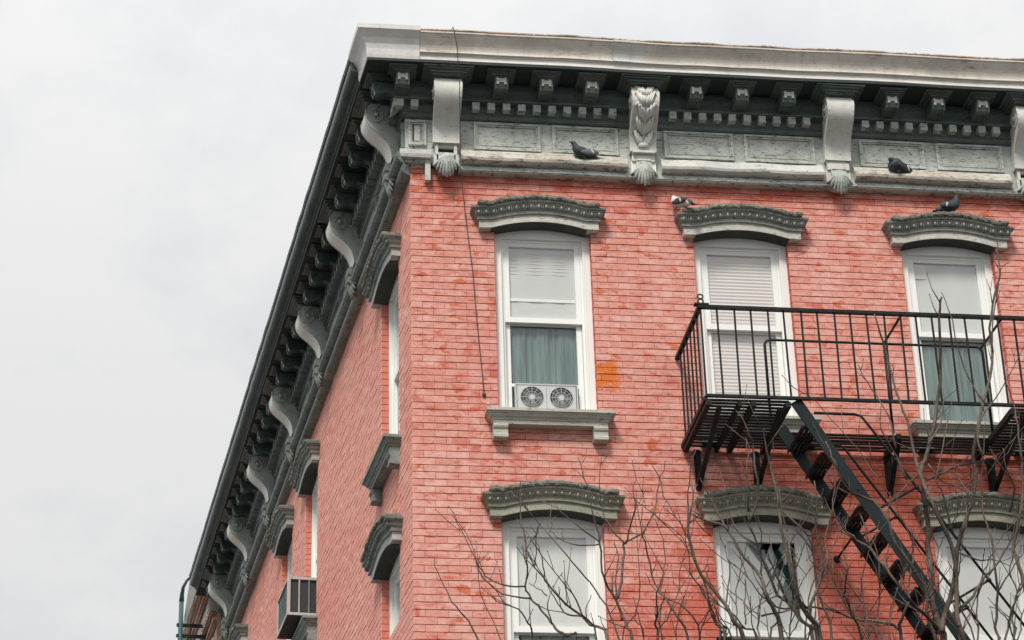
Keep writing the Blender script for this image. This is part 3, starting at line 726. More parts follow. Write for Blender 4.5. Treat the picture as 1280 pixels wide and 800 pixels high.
for i, x in enumerate(BF):
    Mx = MF(x)
    link('bracket', bm_front, cornice, Mx, 'carved leaf-covered bracket' if i == 1 else None); link('bracket_face', fm_front, cornice, Mx); link('bracket_cap', cap_f, cornice, Mx)
    link('acanthus_leaf', ac_me[i % 2], cornice, Mx)
    g = MB()                                        # block between scroll and leaf; on some its cover board is gone
    if i in (0, 3):
        g.box((-.105,.05,13.06), (-.075,.115,13.174)); g.box((.075,.05,13.06), (.105,.115,13.174)); g.box((-.075,.05,13.14), (.075,.1,13.174)); g.box((-.118,.05,12.95), (-.09,.112,13.06)); g.box((.09,.05,12.95), (.118,.112,13.06))
    else:
        g.box((-.11,.05,13.08), (.11,.118,13.174)); g.box((-.122,.05,12.93), (.122,.098,13.08)); g.box((-.07,.05,13.085), (.07,.125,13.13))
    g.build('bracket_block', M['fascia'] if i == 1 else M['frieze_white'], cornice, Mx)
    if i in (0, 3):
        g = MB(); g.box((-.074,.063,13.061), (.074,.07,13.139)); g.build('cavity_shade_plate', M['rusty_ledge'] if False else M['dark_open'], cornice, Mx)  # black plate painted as the shade inside the gap
carved().build('carved_leaves', M['bracket'], cornice, MF(BF[1]))
for i, x in enumerate(BS):
    Mx = MS(x)
    link('bracket', bm_side, cornice, Mx); link('bracket_face', fm_side, cornice, Mx); link('bracket_cap', cap_s, cornice, Mx); link('acanthus_leaf', ac_s, cornice, Mx)
    g = MB(); g.tube([(-.09,.155,13.10), (.09,.155,13.10)], .045, 12); g.tube([(-.075,.165,13.0), (.075,.165,13.0)], .040, 12); g.box((-.11,.05,12.93), (.11,.12,13.174))
    g.build('bracket_block', M['side_frieze'], cornice, Mx)

# ---- frieze panels: raised frame around a sunk field
def panel(Mx, hw, z0, z1, mt, fieldm):
    g = MB()
    def rr(h, a, b_, w_, d0, d1): 
        g.box((-h, d0, a), (-h+w_, d1, b_)); g.box((h-w_, d0, a), (h, d1, b_)); g.box((-h+w_, d0, a), (h-w_, d1-.001, a+w_)); g.box((-h+w_, d0, b_-w_), (h-w_, d1-.001, b_))
    rr(hw, z0, z1, .022, .058, .090); rr(hw-.0225, z0+.0225, z1-.0225, .014, .058, .078)
    o = g.build('frieze_panel', mt, cornice, Mx)
    f = MB(); f.box((-hw+.06, .06, z0+.055), (hw-.06, .067, z1-.05)); f.build('panel_field', fieldm, o)
for a, b_ in ((.602,1.243), (1.36,1.999), (2.447,3.128), (3.239,3.935), (4.386,5.035), (5.158,5.83), (6.32,7.0)):
    panel(MF((a+b_)/2), (b_-a)/2, 13.152, 13.452, M['frieze'], M['frieze'])
panel(MF(.062), .085, 13.17, 13.44, M['frieze'], M['frieze_white'])
for a, b_ in zip(BS, BS[1:]):
    L2 = (b_-a-.40)/2
    for k in (0, 1): c0 = a+.19+k*(L2+.03)+L2/2; panel(MS(c0), L2/2-.01, 13.16, 13.45, M['side_frieze'], M['side_frieze'])
panel(MS(.062), .085, 13.17, 13.44, M['side_frieze'], M['side_frieze'])

# ---- crown: fascia, ogee gutter and ledge
FA = [(.40,13.80),(.475,13.80),(.475,13.905),(.40,13.905)]
FA = [(.42,13.842),(.478,13.842),(.478,13.925),(.488,13.93),(.488,13.938),(.42,13.938)]
OG = [(.42,13.938),(.496,13.938),(.508,13.944),(.508,13.958),(.496,13.964),(.497,13.975),(.502,13.995),(.512,14.02),(.528,14.045),(.548,14.07),(.565,14.092),(.575,14.112),(.588,14.114),(.590,14.13),(.42,14.13)]
OGS = [(.42,13.938),(.494,13.938),(.506,13.944),(.506,13.955),(.49,13.962)] + [(.49+.095*math.sin(a*math.pi/14)+.0, 14.035-.072*math.cos(a*math.pi/14)) for a in range(1, 12)] + [(.588,14.113),(.590,14.13),(.42,14.13)]
LG = [(.30,14.131),(.592,14.131),(.597,14.139),(.594,14.152),(.56,14.158),(.30,14.165)]
mb = MB(); sweep(mb, FA, ('M',0), ('F',XR), .15, wob=.004); mb.build('fascia', M['fascia'], cornice)
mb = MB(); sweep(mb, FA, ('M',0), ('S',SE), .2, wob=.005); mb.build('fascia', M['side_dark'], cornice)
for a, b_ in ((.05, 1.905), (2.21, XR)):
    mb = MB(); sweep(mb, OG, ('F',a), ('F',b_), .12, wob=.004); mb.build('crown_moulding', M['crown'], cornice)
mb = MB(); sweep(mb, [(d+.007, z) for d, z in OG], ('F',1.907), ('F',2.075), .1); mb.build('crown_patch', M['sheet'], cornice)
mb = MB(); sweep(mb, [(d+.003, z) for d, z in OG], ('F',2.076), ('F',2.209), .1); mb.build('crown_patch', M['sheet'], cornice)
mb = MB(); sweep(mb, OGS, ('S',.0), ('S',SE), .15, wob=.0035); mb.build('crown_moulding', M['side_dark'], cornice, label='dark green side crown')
SH = [(.41,13.852),(.487,13.852),(.497,13.90),(.503,13.96),(.515,14.01),(.545,14.06),(.578,14.10),(.600,14.125),(.603,14.172),(.41,14.176)]
mb = MB(); sweep(mb, SH, ('M',0), ('F',.048), .1, wob=.0); 
mb.build('corner_flashing', M['sheet'], cornice)
mb = MB(); sweep(mb, [(d-.002, z) for d, z in SH], ('M',0), ('S',.02), .1); mb.build('corner_flashing', M['sheet'], cornice)
for a, b_ in (('F', XR), ('S', SE)):
    mb = MB(); sweep(mb, LG, (a, .049 if a == 'F' else .02), (a, b_), .06, wob=.010 if a == 'F' else .004)
    mb.build('top_ledge', M['ledge'] if a == 'F' else M['side_dark'], cornice)
# thin bright drip wires along the side fascia
mb = MB(); sweep(mb, [(.479,13.862),(.486,13.862),(.486,13.870),(.479,13.870)], ('M',0), ('S',SE)); sweep(mb, [(.488,13.93),(.496,13.93),(.496,13.937),(.488,13.937)], ('M',0), ('S',SE)); mb.build('drip_edge', M['side_frieze'], cornice)

# ================================================================== NEIGHBOUR, PIPE
nb = thing('brick_building', 'brown and tan brick building with corbelled cornice just beyond the red one', 'building', PS(14.5, 0, 0))
inv = Matrix.Translation(-PS(14.5, 0, 0))
def nbuild(g, n, m_): return g.build(n, m_, nb, inv)
g = MB(); g.box((14.36,-6,0), (24,.15,13.8), PS); wallo = nbuild(g, 'wall', M['tan'])
for i, (d0, z0, z1, mt) in enumerate(((.19,13.42,13.46,'brown'), (.21,13.50,13.55,'tan'), (.235,13.59,13.62,'brown'), (.26,13.64,13.69,'tan'), (.30,13.89,13.94,'brown'), (.33,13.96,14.0,'tan'), (.36,14.02,14.07,'brown'), (.40,14.09,14.17,'brown'))):
    g = MB(); g.box((14.37,-.03,z0), (24,d0,z1), PS); nbuild(g, 'corbel_course', M[mt])
g = MB(); g.box((14.38,-.03,13.4), (24,.175,14.12), PS); nbuild(g, 'corbel_backing', M['brown'])
me = None
for i in range(60):
    if me is None:
        g = MB(); g.box((-.045,.17,13.70), (.045,.27,13.885)); o = g.build('corbel', M['stone_band'], nb, inv @ MS(14.5)); me = o.data
    else: link('corbel', me, nb, inv @ MS(14.5+i*.16))
for i in range(9):
    g = MB(); c0 = 14.75+i*.8; g.box((c0-.09,.10,12.75), (c0+.09,.153,13.2), PS)
    g.add([PS(c0+.09*math.cos(a*math.pi/8), .1535, 13.2+.09*math.sin(a*math.pi/8)) for a in range(9)], [tuple(range(9))]); wn = nbuild(g, 'niche_shade_plate', M['dark_open'])  # flat black plate painted as the shade of a recess
    g = MB(); g.tube([PS(c0+.13*math.cos(a*math.pi/8), .15, 13.2+.13*math.sin(a*math.pi/8)) for a in range(9)], .035, 6); nbuild(g, 'niche_arch', M['stone_band'])
pp = thing('drainpipe', 'teal vertical drainpipe with crooked top beyond the far end of the gutter', 'drainpipe', PS(15.3, .60, 0))
Mi = Matrix.Translation(-PS(15.3, .60, 0))
g = MB(); g.tube([PS(15.3,.60,0), PS(15.3,.60,14.1)], .036, 10); g.build('pipe', M['teal_pipe'], pp, Mi)
g = MB(); g.tube([PS(15.3,.60,14.1), PS(15.26,.60,14.2), PS(15.1,.60,14.26), PS(14.7,.585,14.22), PS(14.32,.57,14.13)], [.04,.032,.026,.022,.02], 8); g.build('pipe_bend', M['teal_pipe'], pp, Mi)
g = MB()
for z in (13.72, 13.55): g.bar(PS(15.3,.66,z), PS(15.3,.2,z), .045, .045)
g.build('pipe_arm', M['iron'], pp, Mi)
A4 = [(14.31,.575,14.12), (14.31,.475,13.93), (14.9,.43,13.98), (16.1,.44,13.72), (16.1,.52,13.75)]
fl = MB(); fl.add([PS(*v) for v in A4] + [PS(v[0]+.02, v[1], v[2]) for v in A4], [(0,1,2,3,4),(9,8,7,6,5),(0,5,6,1),(1,6,7,2),(2,7,8,3),(3,8,9,4),(4,9,5,0)])
fo_ = fl.build('flashing_sheet', M['fascia']); fo_['label'] = 'white metal flashing sheet hanging from the far end of the dark gutter'; fo_['category'] = 'flashing'

# ================================================================== FIRE ESCAPE
PX0, D1, PZ = 2.46, 1.05, 10.15
RZ = 11.045
fe = thing('fire_escape', 'black iron fire escape balcony and stair bolted to the red brick front', 'fire escape', (PX0, 0, PZ))
FI = Matrix.Translation((-PX0, 0, -PZ))
def fbld(g, n, m_=None, bev=0): return g.build(n, m_ or M['iron'], fe, FI, bev)
def platform(dz, lower=False):
    Z0 = PZ+dz; Z1 = RZ+dz; X1 = 7.2
    n = 16
    for i in range(n):                              # floor slats run along the wall
        dd = .05 + (D1-.07)*i/(n-1); zj = bj(.006)
        spans = [(PX0+.01, X1)] if dd < .44 else [(PX0+.01, 3.20), (5.20, X1)]
        for a, b_ in spans:
            g = MB(); g.bar((a, -dd, Z0+zj), (b_, -dd, Z0+bj(.006)), .038, .010); fbld(g, 'floor_slat')
    for x in (PX0+.02, PX0+.30, PX0+.42, 3.19, 4.35, 5.21, 5.42, 6.4):   # cross bearers under the slats
        d1 = D1 if (x < 3.3 or x > 5.1) else .45
        g = MB(); g.bar((x, -.02, Z0-.03), (x, -d1, Z0-.03), .045 if x != PX0+.30 else .03, .05); fbld(g, 'bearer')
    for x in (PX0+.12, 3.12, 4.35, 5.32, 6.6):      # knee braces: upright at the wall and a strut
        d1 = D1-.05 if (x < 3.3 or x > 5.1) else .44
        g = MB(); g.bar((x, -.015, Z0-.03), (x, -.015, Z0-.40), .05, .03, up=Vector((0,1,0)))
        g.bar((x, -.03, Z0-.39), (x, -d1, Z0-.06), .045, .016, up=Z); g.bar((x, -.1, Z0-.07), (x, -.1, Z0-.33), .04, .01, up=Vector((0,1,0)))
        g.ell((x, -.02, Z0-.40), (.03,.02,.035), 8, 5); fbld(g, 'knee_brace')
    g = MB(); g.bar((PX0-.02, -D1, Z1), (X1, -D1, Z1), .042, .03); fbld(g, 'top_rail')
    g = MB(); g.bar((PX0, 0, Z1), (PX0, -D1-.02, Z1), .042, .03); fbld(g, 'top_rail')
    g = MB(); g.bar((PX0, -D1, Z0+.03), (X1, -D1, Z0+.03), .03, .026); fbld(g, 'bottom_rail')
    g = MB(); g.bar((PX0, 0, Z0+.01), (PX0, -D1, Z0+.01), .03, .04); fbld(g, 'bottom_rail')
    x = PX0+.005; k = 0; bme = None
    while x < X1:
        g = MB()
        if bme is None:
            g.bar((0, 0, 0), (0, 0, Z1-Z0-.03), .015, .015, up=Vector((0, 1, 0))); o = g.build('baluster', M['iron'], fe, FI @ Matrix.Translation((x, -D1, Z0+.03))); bme = o.data
        else: link('baluster', bme, fe, FI @ Matrix.Translation((x, -D1, Z0+.03)) @ Matrix.Rotation(bj(.02), 4, 'Y'))
        x += .151
    for i in range(1, 7): link('baluster', bme, fe, FI @ Matrix.Translation((PX0, -D1*i/7, Z0+.03)) @ Matrix.Rotation(bj(.02), 4, 'X'))
    g = MB()                                        # small looped finial at the corner
    c0 = Vector((PX0+.01, -D1, Z1+.02))
    for zz, r in ((.035,.022), (.082,.022)):
        g.tube([c0+Vector((r*1.1*math.cos(a*math.pi/6), 0, zz+r*math.sin(a*math.pi/6))) for a in range(13)], .0075, 5)
    g.box((PX0-.05, -D1-.025, Z1+.012), (PX0+.08, -D1+.025, Z1+.03)); fbld(g, 'finial')
    # guard round the stair well, tied back to the outer rail
    GY = -.45
    def hoop(xa, xb):
        r = .05; pts = [(xa, GY, Z0), (xa, GY, Z1-r), (xa+.015, GY, Z1-.015), (xa+r, GY, Z1), (xb-r, GY, Z1), (xb-.015, GY, Z1-.015), (xb, GY, Z1-r), (xb, GY, Z0)]
        g = MB(); g.tube(pts, .013, 6); fbld(g, 'well_guard')
    hoop(3.18, 5.23)
    g = MB(); g.tube([(4.30, GY, Z0), (4.30, GY, Z1)], .012, 6); fbld(g, 'guard_post')
    for x in (4.30, 5.23):
        g = MB(); g.tube([(x, GY, Z1), (x, -D1, Z1)], .012, 6); fbld(g, 'guard_tie')
platform(0); platform(-3.1, True)
# stair
SL = Vector((.505, 0, -.863)); SL.normalize(); PN = Vector((.863, 0, .505)); PN.normalize()
st0 = Vector((3.285, 0, 10.12)); LEN = 3.35
for yy in (-D1+.02, -.46):
    a = st0+Vector((0, yy, 0)); b_ = a+SL*LEN
    g = MB(); g.bar(a-SL*.05, b_, .012, .108, up=PN); fbld(g, 'stringer', M['iron_teal'])
    for f in (.25, .9, 1.55, 2.2, 2.85): g = MB(); g.ell(a+SL*f+Vector((0, -.008, 0)), (.012,.008,.012), 8, 4); fbld(g, 'bolt', M['iron_teal'])
tme = None
k = 0; zt = 9.93
while zt > PZ-2.85:
    f = (10.12-zt)/.863; c0 = st0+SL*f
    loc = Matrix.Translation((c0.x, 0, zt))
    if tme is None:
        g = MB(); y0, y1 = -D1+.026, -.466
        for j, off in enumerate((-.085, -.045, -.005, .035)): g.box((off, y0, -.006), (off+.030, y1, .006))
        for yy in (y0+.02, -.78, -.72, y1-.05): g.box((-.084, yy, -.014), (.064, yy+.03, -.0065))
        g.box((-.095, y0, -.02), (-.086, y1, .006))
        o = g.build('tread', M['iron'], fe, FI @ loc); tme = o.data
    else: link('tread', tme, fe, FI @ loc)
    zt -= .2445; k += 1
def hand(yy, xs, zs):
    p = [Vector((xs, yy, zs)), Vector((xs+.36, yy, zs)), Vector((xs+.42, yy, zs-.02)), Vector((xs+.47, yy, zs-.09))]
    e = p[-1]+Vector((.545, 0, -.84)).normalized()*3.0
    g = MB(); g.tube(p+[e], .012, 6); fbld(g, 'handrail')
    for f in (.7, 1.7, 2.7):
        q = p[-1]+(e-p[-1])*(f/3.0); g = MB(); g.tube([q, q-PN*.47], .011, 5); g.ell(q, (.022,.022,.022), 8, 5); fbld(g, 'handrail_post')
hand(-D1+.03, 3.42, 10.06); hand(-.45, 3.40, 10.02)
g = MB(); g.tube([(3.86,-.46,9.18), (3.80,-.0,9.10)], .011, 6); g.ell((3.80,-.01,9.10), (.035,.02,.035), 8, 5); fbld(g, 'wall_tie')

# ================================================================== THINGS IN AND ON THE WALLS
# twin window fan in the first window (sits in the opened lower sash)
wx, wz = WF[0], SILLS[0]
fan = thing('window_fan', 'white twin window fan standing in the open sash of the leftmost upper window', 'window fan', (wx, .09, wz+.02))
def fP(u, d, z): return (-u, -d, z)
g = MB(); ring(g, -.29, .29, 0, .27, .012, -.06, .012); g.box((-.277,-.05,.012), (.277,-.045,.258))
fr = g.build('housing', M['unit'], fan, Matrix.Rotation(math.pi, 4, 'Z'))
n = 24
g = MB()                                            # front plate with two round openings
for cxx in (-.135, .135):
    inner = [(cxx+.108*math.cos(2*math.pi*i/n), .006, .135+.108*math.sin(2*math.pi*i/n)) for i in range(n)]
    def sq(a):
        c0, s0 = math.cos(a), math.sin(a); k = .124/max(abs(c0), abs(s0)); k2 = min(k, 9); x, z = c0*k, s0*k; return (cxx+max(-.142, min(.142, x*1.1)), .006, .135+z)
    outer = [sq(2*math.pi*i/n) for i in range(n)]
    g.add(inner+outer, [(i, (i+1) % n, n+(i+1) % n, n+i) for i in range(n)])
g.box((-.277,-.01,.258), (.277,.006,.2585)); g.build('front_plate', M['unit'], fan, Matrix.Rotation(math.pi, 4, 'Z'))
for cxx in (-.135, .135):
    g = MB()
    for r in (.035, .06, .085, .107):
        g.tube([(cxx+r*math.cos(2*math.pi*i/20), .008, .135+r*math.sin(2*math.pi*i/20)) for i in range(21)], .0022, 4, False)
    for i in range(12): a = 2*math.pi*i/12; g.tube([(cxx, .009, .135), (cxx+.107*math.cos(a), .009, .135+.107*math.sin(a))], .002, 4)
    g.tube([(cxx,.0,.135), (cxx,.013,.135)], .026, 12); g.build('grille', M['unit'], fan, Matrix.Rotation(math.pi, 4, 'Z'))
    g = MB()
    for i in range(4):
        a = i*math.pi/2+.4; g.add([(cxx+.02*math.cos(a), -.02, .135+.02*math.sin(a)), (cxx+.1*math.cos(a-.35), -.012, .135+.1*math.sin(a-.35)), (cxx+.1*math.cos(a+.45), -.03, .135+.1*math.sin(a+.45))], [(0,1,2)])
    g.build('blade', M['unit_dark'], fan, Matrix.Rotation(math.pi, 4, 'Z'))
# raised lower sash sits on the fan: a thin pale rail
g = MB(); g.box((-.312, PD-.088, .285), (.312, PD-.070, .315)); g.build('sash_rail', M['win'], w1)

# air conditioner sticking out of a side window
Mx = MS(6.09, 10.50)
ac = thing('air_conditioner', 'beige box air conditioner jutting from a side wall window', 'air conditioner'); ac.matrix_basis = Mx
g = MB(); aw, ah, ad = .41, .45, .31
g.box((-aw,-.1,0), (aw,ad,.03)); g.box((-aw,-.1,ah-.03), (aw,ad,ah)); g.box((-aw,ad-.035,.03), (-aw+.035,ad,ah-.03)); g.box((aw-.035,ad-.035,.03), (aw,ad,ah-.03)); g.box((-aw,-.1,.03), (-aw+.03,-.03,ah-.03))
body = g.build('casing', M['ac_metal'], ac)
g = MB(); g.box((-aw+.022,-.03,.031), (aw-.022,ad-.036,ah-.031)); g.build('coil', M['ac_coil'], ac)
g = MB()
for y in (.06, .17): g.box((-aw+.002, y, .03), (-aw+.02, y+.014, ah-.03)); g.build('side_grille', M['ac_metal'], ac)
g = MB()
for i in range(22): u = -aw+.05+i*(2*aw-.1)/21; g.box((u-.004, ad-.028, .035), (u+.004, ad-.012, ah-.035))
g.build('rear_fins', M['side_dark'], ac)
g = MB(); g.box((-aw+.01,-.09,-.006), (aw-.01,ad-.01,-.0005)); g.build('base_pan', M['under'], ac)  # pan coloured dark as the shade on the underside

# cable down the facade
cab = thing('cable', 'thin dark cable hanging down the facade left of the first upper window', 'cable', (.365, -.61, 14.15))
g = MB(); pts = [(.34,-.45,14.185), (.36,-.602,14.175), (.372,-.612,14.12), (.40,-.58,13.95), (.43,-.46,13.6), (.455,-.22,13.15), (.465,-.14,12.95), (.49,-.05,12.7), (.52,-.02,12.4), (.575,-.015,11.85), (.60,-.012,11.4), (.64,-.012,10.85), (.655,-.01,10.62)]
g.tube(pts, .0042, 5); g.build('wire', M['cable'], cab, Matrix.Translation((-.365, .61, -14.15)))
g = MB(); g.ell((.655,-.012,10.61), (.018,.014,.022), 8, 5); g.build('clamp', M['cable'], cab, Matrix.Translation((-.365, .61, -14.15)))

# pigeons
def pigeon(label, loc, rz, headm, bodym, wingm, tuck=0, pitch=0, s=1.0, tailup=0):
    o = thing('pigeon', label, 'pigeon', loc, 'pigeons perched on the ledges'); o.rotation_euler = (0, pitch, rz); o.scale = (s, s, s)
    spine = [(-.175,0,.035+tailup,.010,.028), (-.13,0,.04+tailup*.5,.012,.030), (-.09,0,.05,.030,.038), (-.04,0,.062,.048,.052), (.02,0,.072,.058,.062), (.065,0,.085,.055,.060), (.095-.01*tuck,0,.115-.015*tuck,.038,.040), (.105-.02*tuck,0,.145-.04*tuck,.026,.028), (.118-.02*tuck,0,.165-.05*tuck,.024,.026), (.138-.02*tuck,0,.168-.055*tuck,.015,.016), (.148-.02*tuck,0,.166-.055*tuck,.005,.005)]
    g = MB(); n = 12; vs = []; fs = []
    for i, (x, y, z, rzz, ry) in enumerate(spine):
        p0 = spine[max(i-1, 0)]; p1 = spine[min(i+1, len(spine)-1)]; t_ = Vector((p1[0]-p0[0], 0, p1[2]-p0[2])).normalized(); up_ = Vector((-t_.z, 0, t_.x))
        for k in range(n): a = 2*math.pi*k/n; vs.append(Vector((x, y, z)) + up_*rzz*math.sin(a) + Vector((0, 1, 0))*ry*math.cos(a))
    for i in range(len(spine)-1):
        for k in range(n):
            g.mi = 1 if i >= 5 else 0
            g.add([], []); fs.append((i*n+k, i*n+(k+1) % n, (i+1)*n+(k+1) % n, (i+1)*n+k)); 
    g.mi = 0; g.add(vs, fs, True)
    for q in range(len(g.f)): g.m[q] = 1 if q//n >= 5 else 0
    g.build('body', [bodym, headm], o)
    for sg in (-1, 1):
        g = MB(); g.ell((-.03, sg*.048, .07), (.105,.018,.038), 12, 6, Matrix.Rotation(.12, 3, 'Y')); g.build('wing', wingm, o)
        g = MB(); g.ell((-.055, sg*.060, .072), (.012,.010,.028), 8, 5, Matrix.Rotation(.5, 3, 'Y')); g.build('wing_bar', M['pg_white'], o)
        g = MB(); g.tube([(.01, sg*.022, .025), (.012, sg*.022, 0)], .005, 5); g.tube([(-.01, sg*.022, .003), (.035, sg*.022, .003)], .004, 4); g.tube([(.012, sg*.022, .003), (.03, sg*.038, .003)], .003, 4); g.build('foot', M['pg_beak'], o)
        g = MB(); g.ell((.126-.02*tuck, sg*.021, .17-.055*tuck), (.004,.003,.004), 6, 4); g.build('eye', M['pg_beak'], o)
    g = MB(); g.tube([(.143-.02*tuck,0,.166-.055*tuck), (.166-.02*tuck,0,.160-.055*tuck)], [.006,.001], 6); g.build('beak', M['pg_beak'], o)
    g = MB()
    for j in range(5): g.bar((-.10, (j-2)*.008, .048), (-.215, (j-2)*.016, .035+tailup*1.5), .016, .004)
    g.build('tail', wingm, o)
    return o
pigeon('dark pigeon on the cornice ledge left of the carved bracket, facing left', (1.655,-.150,13.045), math.pi+.3, M['pg_dark'], M['pg_dark'], M['pg_mid'], 0, 0, .98)
pigeon('round dark pigeon huddled on the right cornice ledge with its fanned tail to the right', (4.725,-.150,13.04), math.pi+.6, M['pg_dark'], M['pg_dark'], M['pg_dark'], 1.3, -.2, 1.15, .04)
pigeon('pigeon facing right on top of the rightmost upper window hood', (5.225,-.13,12.65), .1, M['pg_dark'], M['pg_dark'], M['pg_dark'], 0, -.25, .95)
pigeon('white headed pigeon at the left end of the middle window hood', (2.545,-.11,12.575), math.pi-.9, M['pg_white'], M['pg_white'], M['pg_dark'], .6, -.3, .92)

